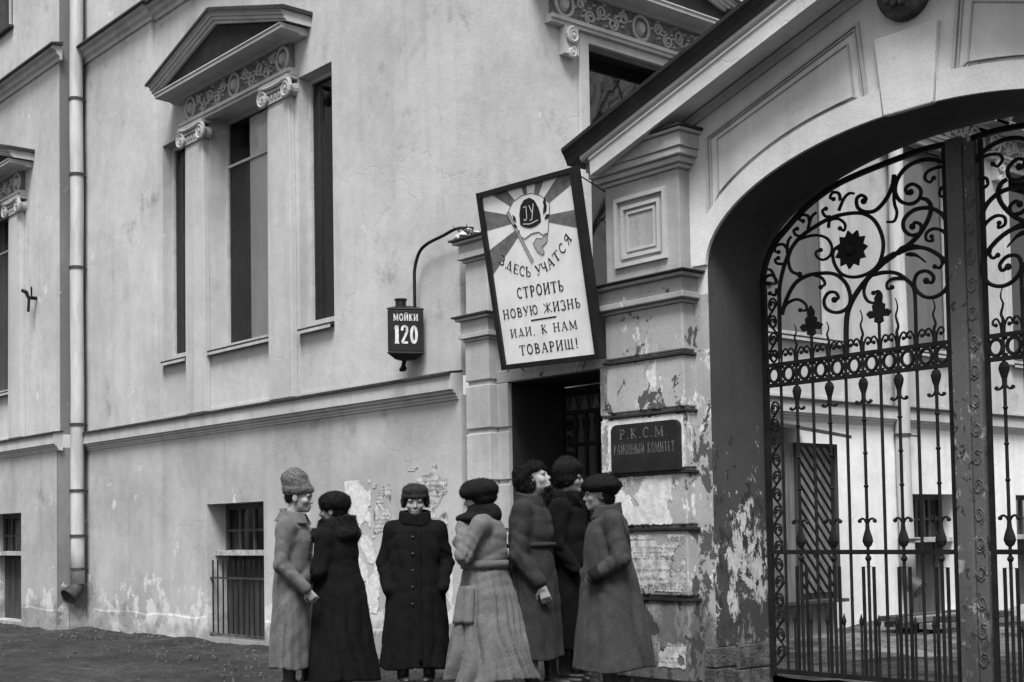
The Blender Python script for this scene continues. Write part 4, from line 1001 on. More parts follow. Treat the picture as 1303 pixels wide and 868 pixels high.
# ------------------------------------------------------------------ slogan board hung over the side doorway, leaning out at the top
SW, SH = 1.31, 1.635
o_ = Vector((-9.615, -.25, 2.795)); eu = Vector((1.29, 0, -.036)).normalized(); ev = Vector((.045, -.31, 1.60)); ev = (ev-eu*ev.dot(eu)).normalized(); en = eu.cross(ev)
SM = Matrix(((eu.x, ev.x, en.x, o_.x), (eu.y, ev.y, en.y, o_.y), (eu.z, ev.z, en.z, o_.z), (0, 0, 0, 1)))
sign = empty('slogan_board', tuple(o_), 0, 'white slogan board with sun rays in a black frame, leaning out over the doorway', 'sign')
MB().box(.02, SW-.02, .02, SH-.02, -.03, 0).build('panel', 'white_paint', sign, mw=SM)
fw_ = .056
for a in ((0, fw_, 0, SH), (SW-fw_, SW, 0, SH), (fw_, SW-fw_, 0, fw_*.85), (fw_, SW-fw_, SH-fw_*.85, SH)):
    MB().box(a[0], a[1], a[2], a[3], -.06, .028).build('frame_bar', 'black', sign, mw=SM, bevel=.004)
for a in (.33, .66): MB().box(SW*a-.03, SW*a+.03, .03, SH-.03, -.075, -.031).build('batten', 'wooddark', sign, mw=SM)
for p, q in (((.05, SH-.05, -.05), (-10.0, -.05, 4.10)), ((SW-.05, SH-.05, -.05), (-8.36, 0.0, 4.2)), ((.1, .06, -.05), (-9.55, -.05, 2.8)), ((SW-.1, .06, -.05), (-8.45, -.03, 2.8))):
    a = SM @ Vector(p); MB().tube([a, q], .006, 5).build('stay', 'iron', sign)
xi0, xi1, yi0, yi1 = fw_+.002, SW-fw_-.002, fw_*.85+.002, SH-fw_*.85-.002
rc = (.505*SW, .795*SH)
def hit(a):
    dx, dy = math.cos(R(a)), math.sin(R(a)); t = 9
    if dx > 1e-6: t = min(t, (xi1-rc[0])/dx)
    if dx < -1e-6: t = min(t, (xi0-rc[0])/dx)
    if dy > 1e-6: t = min(t, (yi1-rc[1])/dy)
    return (rc[0]+dx*t, rc[1]+dy*t)
for c, w in ((-9, 15), (27, 16), (58, 15), (95, 13), (140, 17), (173, 17), (206, 17)):
    a0, a1 = c-w/2, c+w/2; P = [rc, hit(a0)]
    for cx_, cy_ in ((xi1, yi1), (xi0, yi1)):
        ca = math.degrees(math.atan2(cy_-rc[1], cx_-rc[0]))
        if a0 < ca < a1: P.append((cx_, cy_))
    P.append(hit(a1)); flat(MB(), P, .0015).build('ray', 'grey_paint', sign, mw=SM)
fx = lambda pts: [(a*SW, b*SH) for a, b in pts]
flag = [(.30, .865), (.36, .905), (.45, .925), (.55, .925), (.64, .90), (.715, .85), (.70, .80), (.66, .70), (.63, .685), (.57, .715), (.50, .715), (.42, .695), (.375, .72)]
fg = flat(MB(), fx(flag), .003).build('flag', 'white_paint', sign, mw=SM)
m = MB()
for i in range(len(flag)): stroke(m, fx([flag[i], flag[(i+1) % len(flag)]]), .009, .0042, lambda p: p)
m.build('flag_outline', 'grey_paint', fg, mw=SM)
m = MB(); stroke(m, fx([(.285, .86), (.47, .565)]), .030, .0048, lambda p: p); m.build('flagpole', 'palegrey_paint', sign, mw=SM)
m = MB(); stroke(m, fx([(.275, .858), (.46, .563)]), .008, .0056, lambda p: p); stroke(m, fx([(.297, .862), (.482, .567)]), .008, .0056, lambda p: p); m.build('flagpole_outline', 'grey_paint', sign, mw=SM)
capp = [(.40, .775), (.405, .83), (.43, .875), (.47, .90), (.53, .905), (.575, .885), (.605, .84), (.615, .80), (.61, .765), (.56, .75), (.50, .745), (.44, .755)]
cp = flat(MB(), fx(capp), .0064).build('cap_emblem', 'ink', sign, mw=SM)
m = MB()
for P in ([(.455, .86), (.485, .865), (.475, .80), (.455, .79), (.445, .80)], [(.515, .865), (.535, .825)], [(.56, .87), (.525, .79), (.505, .785)]): stroke(m, fx(P), .008, .0072, lambda p: p)
stroke(m, fx([(.43, .775), (.50, .767), (.585, .778)]), .006, .0074, lambda p: p)
m.build('monogram', 'white_paint', cp, mw=SM)
m = MB()
for (x, y, dx, dy) in ((.64, .80, .05, .05), (.645, .775, .06, .02), (.66, .83, .02, .06), (.365, .79, -.03, .05), (.37, .765, -.045, .02), (.385, .75, -.02, -.02)):
    flat(m, fx([(x, y), (x+dx*.5-dy*.25, y+dy*.5+dx*.2), (x+dx, y+dy), (x+dx*.5+dy*.25, y+dy*.5-dx*.2)]), .0064+random.random()*.0006)
m.build('leaf_sprig', 'ink', sign, mw=SM)
rib = [(.50, .66), (.54, .685), (.60, .675), (.63, .70), (.655, .695), (.64, .655), (.585, .635), (.60, .60), (.575, .59), (.53, .615)]
rbn = flat(MB(), fx(rib), .0036).build('ribbon', 'palegrey_paint', sign, mw=SM)
m = MB()
for i in range(len(rib)): stroke(m, fx([rib[i], rib[(i+1) % len(rib)]]), .007, .0046, lambda p: p)
m.build('ribbon_outline', 'grey_paint', rbn, mw=SM)
def arcpath(u):
    # sagging arc for the first line
    x = .115+.77*u; y = .487+.145*((x-.47)/.40)**2; sl = 2*.145*((x-.47)/.40)/.40*SH/SW
    return (x*SW, y*SH, math.atan(sl))
write(MB(), 'ЗДЕСЬ УЧАТСЯ', 0, 0, .088, 1.12, .0025, arcpath, 1.05).build('lettering', 'ink', sign, mw=SM)
for txt, x0, y0, x1, h in (('СТРОИТЬ', .262, .383, .735, .095), ('НОВУЮ ЖИЗНЬ', .085, .283, .872, .083), ('ИДИ, К НАМ', .135, .175, .815, .075), ('ТОВАРИЩ!', .205, .072, .80, .088)):
    write(MB(), txt, x0*SW, y0*SH, h, (x1-x0)*SW, .0025, None, 1.1).build('lettering', 'ink', sign, mw=SM)
m = MB(); stroke(m, fx([(.366, .2535), (.626, .2535)]), .014, .0025, lambda p: p); m.build('dash', 'ink', sign, mw=SM)

# ------------------------------------------------------------------ house number lantern with its gas pipe
lamp = empty('house_number_lantern', (-11.27, -.05, 3.14), 0, 'black wedge-shaped house number lantern reading 120 on the pale wall', 'lantern')
A, Rr, Ll = (-11.27, -.39), (-11.095, -.06), (-11.445, -.06)
m = MB(); tri = [A, Rr, Ll]; m.prism(tri, 'z', 3.15, 3.575)
c = (-11.27, -.18)
tt = lambda k: [(c[0]+(p[0]-c[0])*k, c[1]+(p[1]-c[1])*k) for p in tri]
m.rings([[(a, b, 3.148) for a, b in tt(1.04)], [(a, b, 3.13) for a, b in tt(1.04)], [(a, b, 3.07) for a, b in tt(.55)]])
m.rings([[(a, b, 3.577) for a, b in tt(1.05)], [(a, b, 3.595) for a, b in tt(1.05)], [(a, b, 3.63) for a, b in tt(.35)]])
m.build('case', 'black', lamp, bevel=.006)
MB().lathe([(.05, 0), (.055, .01), (.055, .08), (.066, .085), (.066, .10), (0, .105)], (-11.27, -.22, 3.60), 14).build('chimney', 'black', lamp)
MB().tube(bez([(-11.19, -.10, 3.60), (-11.19, -.10, 3.85), (-11.18, -.10, 4.02), (-11.10, -.10, 4.17), (-10.96, -.10, 4.235), (-10.70, -.10, 4.27), (-10.47, -.10, 4.30), (-10.40, .05, 4.31)], 5), .017, 8).build('gas_pipe', 'iron', lamp, smooth=True)
m = MB(); m.tube([(-11.35, -.12, 3.10), (-11.35, -.14, 3.02), (-11.42, -.12, 2.99)], .022, 6); ball(m, (-11.36, -.13, 3.0), .035); m.build('tap', 'iron', lamp)
e = Vector((Rr[0]-A[0], Rr[1]-A[1], 0)); Lw = e.length; e.normalize(); nn = e.cross(Vector((0, 0, 1)))
LM = Matrix(((e.x, 0, nn.x, A[0]), (e.y, 0, nn.y, A[1]), (0, 1, nn.z, 3.15), (0, 0, 0, 1)))
write(MB(), '120', .065, .08, .185, Lw-.13, .003, None, 1.15).build('numerals', 'lampletter', lamp, mw=LM)
write(MB(), 'МОЙКИ', .06, .315, .07, Lw-.12, .003, None, 1.25).build('lettering', 'lampletter', lamp, mw=LM)
e2 = Vector((A[0]-Ll[0], A[1]-Ll[1], 0)); e2.normalize(); n2 = e2.cross(Vector((0, 0, 1)))
LM2 = Matrix(((e2.x, 0, n2.x, Ll[0]), (e2.y, 0, n2.y, Ll[1]), (0, 1, n2.z, 3.15), (0, 0, 0, 1)))
write(MB(), '120', .065, .08, .185, Lw-.13, .003, None, 1.15).build('numerals', 'lampletter', lamp, mw=LM2)

# ------------------------------------------------------------------ office plaque on the pier
pq = empty('office_plaque', (-7.9, -.15, 1.78), 0, 'black office plaque with rounded upper corners and faded lettering on the peeling pier', 'plaque')
def rounded(x0, x1, z0, z1, r):
    P = [(x0, z0), (x1, z0)]
    P += [(x1-r+r*math.cos(R(a)), z1-r+r*math.sin(R(a))) for a in (0, 30, 60, 90)]; P += [(x0+r+r*math.cos(R(a)), z1-r+r*math.sin(R(a))) for a in (90, 120, 150, 180)]
    return P
MB().prism(rounded(-8.285, -7.50, 1.772, 2.185, .06), 'y', -.185, -.146).build('board', 'black', pq, bevel=.004)
PM = Matrix(((1, 0, 0, -8.285), (0, 0, -1, -.1865), (0, 1, 0, 1.772), (0, 0, 0, 1)))
write(MB(), 'Р.К.С.М.', .11, .285, .085, .56, .001, None, 1.1).build('lettering', 'faded_letter', pq, mw=PM)
write(MB(), 'РАЙОННЫЙ КОМИТЕТ', .04, .155, .085, .70, .001, None, 1.0).build('lettering', 'faded_letter', pq, mw=PM)

# ------------------------------------------------------------------ torn papers
def torn(x0, x1, z0, z1, y, mat, seed, thr, label, cell=.018, cat='poster'):
    g = np.random.default_rng(seed); nx, nz = max(3, int((x1-x0)/cell)), max(3, int((z1-z0)/cell))
    I, J = np.meshgrid(np.arange(nx), np.arange(nz), indexing='ij'); f = np.zeros((nx, nz))
    for k in range(14):
        w = g.uniform(.05, .55, 2)*g.choice([-1, 1], 2); f += np.sin(I*w[0]+J*w[1]+g.uniform(0, 6.28))/(1+2*np.abs(w).sum())
    f = (f-f.mean())/f.std()
    ed = np.minimum(np.minimum(I, nx-1-I)/nx, np.minimum(J, nz-1-J)/nz)
    keep = f+ed*3 > thr
    m = MB(); vid = {}
    jit = g.uniform(-.4, .4, (nx+1, nz+1, 2))*cell
    def V(i, j):
        if (i, j) not in vid: vid[(i, j)] = len(m.v); m.v.append((x0+i*cell+jit[i, j, 0], y-abs(jit[i, j, 1])*.12, z0+j*cell+jit[i, j, 1]))
        return vid[(i, j)]
    for i in range(nx):
        for j in range(nz):
            if keep[i, j]: m.f.append((V(i, j), V(i+1, j), V(i+1, j+1), V(i, j+1)))
    me = bpy.data.meshes.new('torn_poster'); me.from_pydata(m.v, [], m.f); me.update()
    o = link('torn_poster', me, mat); s = o.modifiers.new('solid', 'SOLIDIFY'); s.thickness = .0015; s.offset = 0
    return tag(o, label, cat, 'torn papers pasted on the walls')
WY = -.054
torn(-12.60, -12.08, 1.36, 1.90, WY, 'paper', 1, -.5, 'torn white poster on the plinth wall just above the woman in black')
torn(-12.05, -11.72, 1.30, 1.85, WY, 'paperdirty', 2, .15, 'shredded grimy poster on the plinth wall beside the black-coated person')
torn(-11.42, -10.75, 1.15, 1.98, WY, 'paperdirty', 3, .35, 'scraped poster remains on the plinth wall next to the door pilaster')
torn(-12.35, -11.95, .45, 1.28, WY, 'paper', 4, .1, 'long white paper scrap low on the plinth wall behind the black coats')
torn(-11.20, -10.66, .35, 1.08, WY, 'paper', 5, .2, 'white paper scrap low on the plinth wall behind the belted light coat')
torn(-8.36, -7.475, 1.797, 2.238, -.143, 'paper', 6, -1.6, 'pale whitewashed paper framing the black office plaque')
torn(-8.33, -7.62, 1.335, 1.74, -.143, 'paper', 7, -.55, 'torn white bill on the pier block right under the plaque')
torn(-8.25, -7.48, .78, 1.265, -.143, 'paperdirty', 8, -.45, 'printed bill in tatters on the second pier block under the plaque')
torn(-7.82, -7.50, .16, .36, -.143, 'paperdirty', 9, -.6, 'small grimy bill near the foot of the pier')

# ------------------------------------------------------------------ courtyard: shed, lumber, bare tree
shed = empty('wooden_shed', (-10.2, 4.6, 0), 0, 'low wooden shed with a diagonally boarded door against the courtyard wall', 'shed')
xf = -9.90; xb = XS+.06
MB().box(xb, xf-.05, 4.04, 5.20, 0, 2.26).build('body', 'wooddark', shed)
MB().add([(xb, 3.9, 2.62), (xf+.18, 3.9, 2.44), (xf+.18, 5.27, 2.34), (xb, 5.27, 2.52), (xb, 3.9, 2.66), (xf+.18, 3.9, 2.48), (xf+.18, 5.27, 2.38), (xb, 5.27, 2.56)],
         [(0, 3, 2, 1), (4, 5, 6, 7), (0, 1, 5, 4), (1, 2, 6, 5), (2, 3, 7, 6), (3, 0, 4, 7)]).build('roof', 'wooddark', shed)
ys = np.linspace(4.04, 4.42, 4)
for a, b in zip(ys[:-1], ys[1:]): MB().box(xf-.048, xf-.012, a+.004, b-.004, .0, 2.28).build('plank', 'wood', shed)
def clip(poly, y0, y1, z0, z1):
    for ax, lim, sg in ((0, y0, 1), (0, y1, -1), (1, z0, 1), (1, z1, -1)):
        out = []
        for i, p in enumerate(poly):
            q = poly[(i+1) % len(poly)]; a, b = sg*(p[ax]-lim), sg*(q[ax]-lim)
            if a >= 0: out.append(p)
            if a*b < 0: t = a/(a-b); out.append((p[0]+(q[0]-p[0])*t, p[1]+(q[1]-p[1])*t))
        poly = out
        if len(poly) < 3: return []
    return poly
for k in range(-2, 20):
    z = .1+k*.145; P = clip([(4.43, z+.78), (4.43, z+.78+.082), (5.17, z+.082), (5.17, z)], 4.43, 5.17, .52, 2.25)
    if P: MB().prism(P, 'x', xf-.048, xf-.006).build('plank', 'wood', shed)
m = MB(); m.box(xf-.011, xf+.02, 4.40, 4.45, .44, 2.28); m.box(xf-.011, xf+.02, 5.14, 5.20, .44, 2.28); m.box(xf-.011, xf+.02, 4.45, 5.14, 2.24, 2.28); m.build('door_frame', 'wooddark', shed)
MB().box(xf-.1, xf+.12, 4.0, 5.22, .40, .438).build('ledge', 'wooddark', shed)
for a in np.arange(4.44, 5.1, .12): MB().box(xf-.048, xf-.01, a, a+.11, 0, .398).build('plank', 'wood', shed)
random.seed(5)
for k in range(9):
    L = random.uniform(1.2, 2.0); y0 = 5.5+random.uniform(-.1, .3); x0 = -9.5+.24*(k % 3)+random.uniform(-.04, .04); z = .02+.07*(k//3)
    a = random.uniform(-.05, .05)
    o = MB().box(x0, x0+.2, y0, y0+L, z, z+.06).build('timber_plank', 'wood' if k % 2 else 'wooddark')
    tag(o, ('pale' if k % 2 else 'dark')+' weathered plank in the '+('bottom', 'middle', 'top')[k//3]+' layer of the courtyard pile, '+('on its shed side', 'in its middle row', 'on its open side')[k % 3], 'plank', 'planks piled in the courtyard')
def heap(x, y, rx, ry, h, seed, label):
    g = np.random.default_rng(seed); m = MB(); rings = []
    for i in range(7):
        t = i/6; rings.append([(x+rx*(1-t)*math.cos(a)*g.uniform(.85, 1.1), y+ry*(1-t)*math.sin(a)*g.uniform(.85, 1.1), -.03+h*(1-(1-t)**2)*g.uniform(.85, 1.1)) for a in np.linspace(0, 6.283, 15)[:-1]])
    tag(m.rings(rings).build('snow_heap', 'snow', smooth=True), label, 'snow', 'heaps of dirty snow in the courtyard')
heap(-8.9, 7.9, .9, .6, .28, 1, 'low heap of dirty snow in the courtyard behind the plank pile')
heap(-8.0, 3.4, .8, .4, .10, 2, 'narrow heap of dirty snow just inside the iron gate')
heap(-9.3, 10.2, 1.1, .7, .3, 3, 'larger heap of dirty snow below the far courtyard windows')

def bare_tree(x, y, h, seed):
    g = random.Random(seed); e = empty('bare_tree', (x, y, 0), 0, 'leafless tree in the courtyard mirrored in the side window pane', 'tree')
    tr, br = MB(), MB()
    def grow(p, d, L, r, depth):
        pts = [p]; q = p; dd = d.copy()
        for k in range(4):
            dd = (dd+Vector((g.gauss(0, .13), g.gauss(0, .13), g.gauss(.05, .08)))).normalized(); q = q+dd*L/4; pts.append(q)
        (tr if depth == 0 else br).tube(pts, [r*(1-.13*k) for k in range(5)], 7 if depth < 2 else 4)
        if depth < 5:
            for k in range(3 if depth else 5):
                i = g.randint(2, 4); a = g.uniform(0, 6.28); t = Vector((math.cos(a), math.sin(a), g.uniform(.2, .8)))
                grow(pts[i], (dd*.7+t*.6).normalized(), L*g.uniform(.55, .75), r*.5, depth+1)
    grow(Vector((x, y, -.1)), Vector((0, 0, 1)), h*.36, h*.02, 0)
    tr.build('trunk', 'bark', e); br.build('crown', 'bark', e)
bare_tree(-2.2, 10.8, 15.5, 4)

# ------------------------------------------------------------------ people: implicit surfaces meshed with surface nets
class Field:
    def __init__(s, lo, hi, h):
        s.lo = np.array(lo, float); s.h = h; s.n = np.ceil((np.array(hi)-s.lo)/h).astype(int)+1
        s.F = np.full(s.n, .5, np.float32)
    def region(s, lo, hi):
        a = np.maximum(0, np.floor((np.array(lo)-s.lo)/s.h).astype(int)); b = np.minimum(s.n, np.ceil((np.array(hi)-s.lo)/s.h).astype(int)+1)
        if (b <= a).any(): return None, None
        ax = [s.lo[i]+s.h*np.arange(a[i], b[i], dtype=np.float32) for i in range(3)]
        return tuple(slice(a[i], b[i]) for i in range(3)), np.stack(np.meshgrid(*ax, indexing='ij'), -1)
    def add(s, fn, lo, hi, k=.02, sub=False):
        pad = k+3*s.h
        sl, P = s.region(np.array(lo)-pad, np.array(hi)+pad)
        if sl is None: return
        d = fn(P).astype(np.float32); f = s.F[sl]
        if sub: d = -d; hh = np.clip(.5-.5*(f-d)/k, 0, 1); s.F[sl] = f*(1-hh)+d*hh+k*hh*(1-hh); return
        hh = np.clip(.5+.5*(d-f)/k, 0, 1); s.F[sl] = d*(1-hh)+f*hh-k*hh*(1-hh)
    def cap(s, a, b, r1, r2=None, k=.02, T=None, sub=False, wr=None):
        r2 = r1 if r2 is None else r2; a, b = np.array(a, float), np.array(b, float)
        if T is not None: a, b = T[0]@(a*T[2])+T[1], T[0]@(b*T[2])+T[1]; r1, r2 = r1*T[2], r2*T[2]
        r = max(r1, r2)+(.02 if wr else 0)
        def fn(P):
            ba = b-a; L2 = max(ba@ba, 1e-9); t = np.clip(((P-a)@ba)/L2, 0, 1); q = np.linalg.norm(P-a-t[..., None]*ba, axis=-1)-(r1+(r2-r1)*t)
            if wr: q = q-wr(P, t)
            return q
        s.add(fn, np.minimum(a, b)-r, np.maximum(a, b)+r, k, sub)
    def ell(s, c, r, k=.02, T=None, sub=False, noise=None):
        c, r = np.array(c, float), np.array(r, float); Rm = np.eye(3)
        if T is not None: c, Rm = T[0]@(c*T[2])+T[1], T[0]; r = r*T[2]
        R_ = r.max()+(.03 if noise else 0)
        def fn(P):
            q = (P-c)@Rm; k0 = np.linalg.norm(q/r, axis=-1); k1 = np.linalg.norm(q/r**2, axis=-1); d = k0*(k0-1)/np.maximum(k1, 1e-6)
            if noise: d = d-noise(P)
            return d
        s.add(fn, c-R_, c+R_, k, sub)
    def mesh(s, name):
        F = s.F; ins = F < 0; nx, ny, nz = F.shape
        C = np.zeros((nx-1, ny-1, nz-1), np.int8)
        for dx in (0, 1):
            for dy in (0, 1):
                for dz in (0, 1): C += ins[dx:nx-1+dx, dy:ny-1+dy, dz:nz-1+dz]
        act = (C > 0) & (C < 8); I = np.argwhere(act); idx = np.full(act.shape, -1, np.int64); idx[act] = np.arange(len(I))
        acc = np.zeros((len(I), 3)); cnt = np.zeros(len(I))
        cor = [(0, 0, 0), (1, 0, 0), (0, 1, 0), (1, 1, 0), (0, 0, 1), (1, 0, 1), (0, 1, 1), (1, 1, 1)]
        vals = [F[I[:, 0]+c[0], I[:, 1]+c[1], I[:, 2]+c[2]] for c in cor]
        for a, b in ((0, 1), (2, 3), (4, 5), (6, 7), (0, 2), (1, 3), (4, 6), (5, 7), (0, 4), (1, 5), (2, 6), (3, 7)):
            fa, fb = vals[a], vals[b]; x = (fa < 0) != (fb < 0); t = np.where(x, fa/np.where(x, fa-fb, 1), 0)
            p = np.array(cor[a])+t[:, None]*(np.array(cor[b])-np.array(cor[a])); acc += p*x[:, None]; cnt += x
        V = s.lo+s.h*(I+acc/np.maximum(cnt, 1)[:, None]); Q = []
        for ax in range(3):
            o1, o2 = (ax+1) % 3, (ax+2) % 3
            sl0 = [slice(None)]*3; sl1 = [slice(None)]*3; sl0[ax] = slice(0, -1); sl1[ax] = slice(1, None)
            a, b = ins[tuple(sl0)], ins[tuple(sl1)]; E = np.argwhere(a != b)
            E = E[(E[:, o1] > 0) & (E[:, o2] > 0) & (E[:, o1] < F.shape[o1]-1) & (E[:, o2] < F.shape[o2]-1)]
            sg = a[E[:, 0], E[:, 1], E[:, 2]]
            def cell(d1, d2): q = E.copy(); q[:, o1] += d1; q[:, o2] += d2; return idx[q[:, 0], q[:, 1], q[:, 2]]
            q = np.stack([cell(-1, -1), cell(0, -1), cell(0, 0), cell(-1, 0)], 1); q[~sg] = q[~sg][:, ::-1]; Q.append(q)
        Q = np.concatenate(Q); me = bpy.data.meshes.new(name)
        me.from_pydata(V.tolist(), [], Q.tolist()); me.update(); me.shade_smooth(); return me

def lumps(amp, freq, seed, n=7):
    g = np.random.default_rng(seed); K = g.normal(size=(n, 3)); K = K/np.linalg.norm(K, axis=1)[:, None]*freq*g.uniform(.6, 1.5, (n, 1)); ph = g.uniform(0, 6.28, n)
    def f(P): return amp*np.sin(P@K.T+ph).mean(-1)*2.2
    return f
def tufts(me, n, L, w, seed, keep=None):
    """short fur strands as thin triangles standing on the surface"""
    g = np.random.default_rng(seed); V = np.empty(len(me.vertices)*3, np.float32); me.vertices.foreach_get('co', V); V = V.reshape(-1, 3)
    N = np.array([v.normal[:] for v in me.vertices]); idx = g.integers(0, len(V), n); P = V[idx]+g.normal(size=(n, 3))*.004; D = N[idx]*.8+g.normal(size=(n, 3))*.8+np.array((0, 0, -.25))
    D /= np.linalg.norm(D, axis=1)[:, None]; S = np.cross(D, g.normal(size=(n, 3))); S /= np.linalg.norm(S, axis=1)[:, None]; l = L*g.uniform(.5, 1.3, (n, 1))
    A = np.stack([P-N[idx]*.004+S*w, P-N[idx]*.004-S*w, P+D*l], 1).reshape(-1, 3)
    vs = V.tolist()+A.tolist(); fs = [tuple(q.vertices) for q in me.polygons]+[(len(V)+3*i, len(V)+3*i+1, len(V)+3*i+2) for i in range(n)]
    m2 = bpy.data.meshes.new(me.name); m2.from_pydata(vs, [], fs); m2.update(); m2.shade_smooth(); return m2
def crease(k, seed):
    """cloth creases: sharp valleys between soft ridges, wandering in direction"""
    g = np.random.default_rng(seed); K = g.normal(size=(3, 3)); K /= np.linalg.norm(K, axis=1)[:, None]; K *= np.array([[k], [k*.6], [k*1.5]]); ph = g.uniform(0, 6.28, 3)
    def f(P): u = P@K.T+ph; return (np.abs(np.sin(u[..., 0]+1.6*np.sin(u[..., 1])))*.6+np.abs(np.sin(u[..., 2]+1.1*np.sin(u[..., 0]*.7)))*.4-.6)
    return f
def rotm(yaw=0, pitch=0, roll=0):
    """head turn: yaw to the left (+), pitch up (+), in degrees; the face looks along -y"""
    cy, sy = math.cos(R(yaw)), math.sin(R(yaw)); cp, sp = math.cos(R(-pitch)), math.sin(R(-pitch)); cr, sr = math.cos(R(roll)), math.sin(R(roll))
    Z = np.array([[cy, -sy, 0], [sy, cy, 0], [0, 0, 1]]); Xm = np.array([[1, 0, 0], [0, cp, -sp], [0, sp, cp]]); Ym = np.array([[cr, 0, sr], [0, 1, 0], [-sr, 0, cr]])
    return Z@Xm@Ym
UPR = np.array([1, 1, 1])

def head_prims(B, T):
    B.ell((0, .014, .036), (.076, .097, .086), .02, T); B.ell((0, -.024, -.040), (.060, .070, .078), .03, T)
    B.ell((0, -.066, -.098), (.026, .024, .020), .025, T)
    for q in (-1, 1):
        B.ell((q*.042, -.058, -.030), (.026, .026, .026), .02, T)
        B.ell((q*.080, .012, -.012), (.010, .022, .033), .008, T)
    B.cap((-.042, -.082, .016), (.042, -.082, .016), .013, .013, .018, T)
    for q in (-1, 1): B.ell((q*.031, -.104, -.004), (.019, .014, .011), .010, T, True)
    B.cap((0, -.086, .006), (0, -.106, -.034), .0075, .0115, .012, T); B.ell((0, -.096, -.039), (.016, .012, .008), .008, T)
    B.ell((0, -.089, -.066), (.023, .013, .0065), .006, T); B.ell((0, -.087, -.080), (.020, .013, .0075), .006, T)
    B.cap((-.018, -.102, -.0725), (.018, -.102, -.0725), .004, .004, .003, T, True)

def hand_prims(B, wrist, d, up, side, curl=40, scale=1.0):
    """palm, four fingers and thumb; d is the hand's direction, up the back of the hand, side the thumb side"""
    d = np.array(d, float); d /= np.linalg.norm(d); up = np.array(up, float); up -= d*(up@d); up /= np.linalg.norm(up)
    sd_ = np.cross(d, up); sd_ *= side; w = np.array(wrist, float); s = scale
    B.cap(w-d*.03, w+d*.015*s, .026*s, .027*s, .02)
    for q in (-.026, -.008, .010, .027): B.cap(w+d*.012*s+sd_*q*.6*s, w+d*.082*s+sd_*q*s, .015*s, .0135*s, .012)
    for q, L in ((.032, .070), (.011, .080), (-.011, .074), (-.031, .058)):
        p = w+d*.085*s+sd_*q*s; a = 12
        for k, f in enumerate((.45, .32, .23)):
            a += curl*(.7 if k == 0 else .9); dd = d*math.cos(R(a))-up*math.sin(R(a)); e = p+dd*L*f*s
            B.cap(p, e, (.0090-.0006*k)*s, (.0086-.0008*k)*s, .003); p = e
    p = w+d*.022*s+sd_*.024*s; t1 = (d*.62+sd_*.68-up*.30); t1 /= np.linalg.norm(t1); e = p+t1*.044*s; B.cap(p, e, .0145*s, .0115*s, .010)
    t2 = (d*.86+sd_*.22-up*.36); t2 /= np.linalg.norm(t2); B.cap(e, e+t2*.034*s, .011*s, .009*s, .004)

def loft_fn(tab, folds, hem, top):
    """coat body: elliptical sections from a table (z, rx, ry, cx, cy) with cloth folds that deepen towards the hem"""
    tab = np.array(sorted(tab)); Z = tab[:, 0]
    def params(z): return [np.interp(z, Z, tab[:, i]) for i in (1, 2, 3, 4)]
    def fold(ang, z):
        f = 0; ang = ang+.10*np.sin(z*5+ang*2)+.05*np.sin(z*11+1.3*ang); ramp = np.clip((folds.get('z', 1.0)-z)/(folds.get('z', 1.0)-hem), 0, 1)**folds.get('p', .7)
        for n, a, ph, tw in folds['w']: f = f+2.1*a*(np.abs(np.sin(.5*(n*ang+ph+tw*z)))-.62)*(.75+.35*np.sin(2*ang+ph))
        n, A, ph = folds.get('deep', (9, .07, .5)); f = f-A*(1-np.abs(np.sin(.5*(n*ang+ph+.5*np.sin(3*ang)))))**2.3*(.65+.5*np.sin(3*ang+ph))
        return f*ramp
    def fn(P):
        z = P[..., 2]; rx, ry, cx, cy = params(z)
        x, y = (P[..., 0]-cx)/rx, (P[..., 1]-cy)/ry; rr = np.sqrt(x*x+y*y); ang = np.arctan2(x, -y)
        small = lump(P)+.014*cr(P)*np.clip((z-.45)*2, .3, 1)
        d = (rr-1-fold(ang, z))*np.minimum(rx, ry)*.92-small
        return np.maximum(np.maximum(d, hem+.012*np.sin(ang*3+1)-z), z-top)
    lump = lumps(.004, 26, 3); cr = crease(20, int(hem*1000))
    def point(ang, z, off=0.0):
        rx, ry, cx, cy = params(z); k = 1+fold(ang, z); nx, ny = math.sin(ang)*rx*k, -math.cos(ang)*ry*k; L = math.hypot(nx, ny)
        return (cx+nx*(1+off/L), cy+ny*(1+off/L), z)
    return fn, point, tab

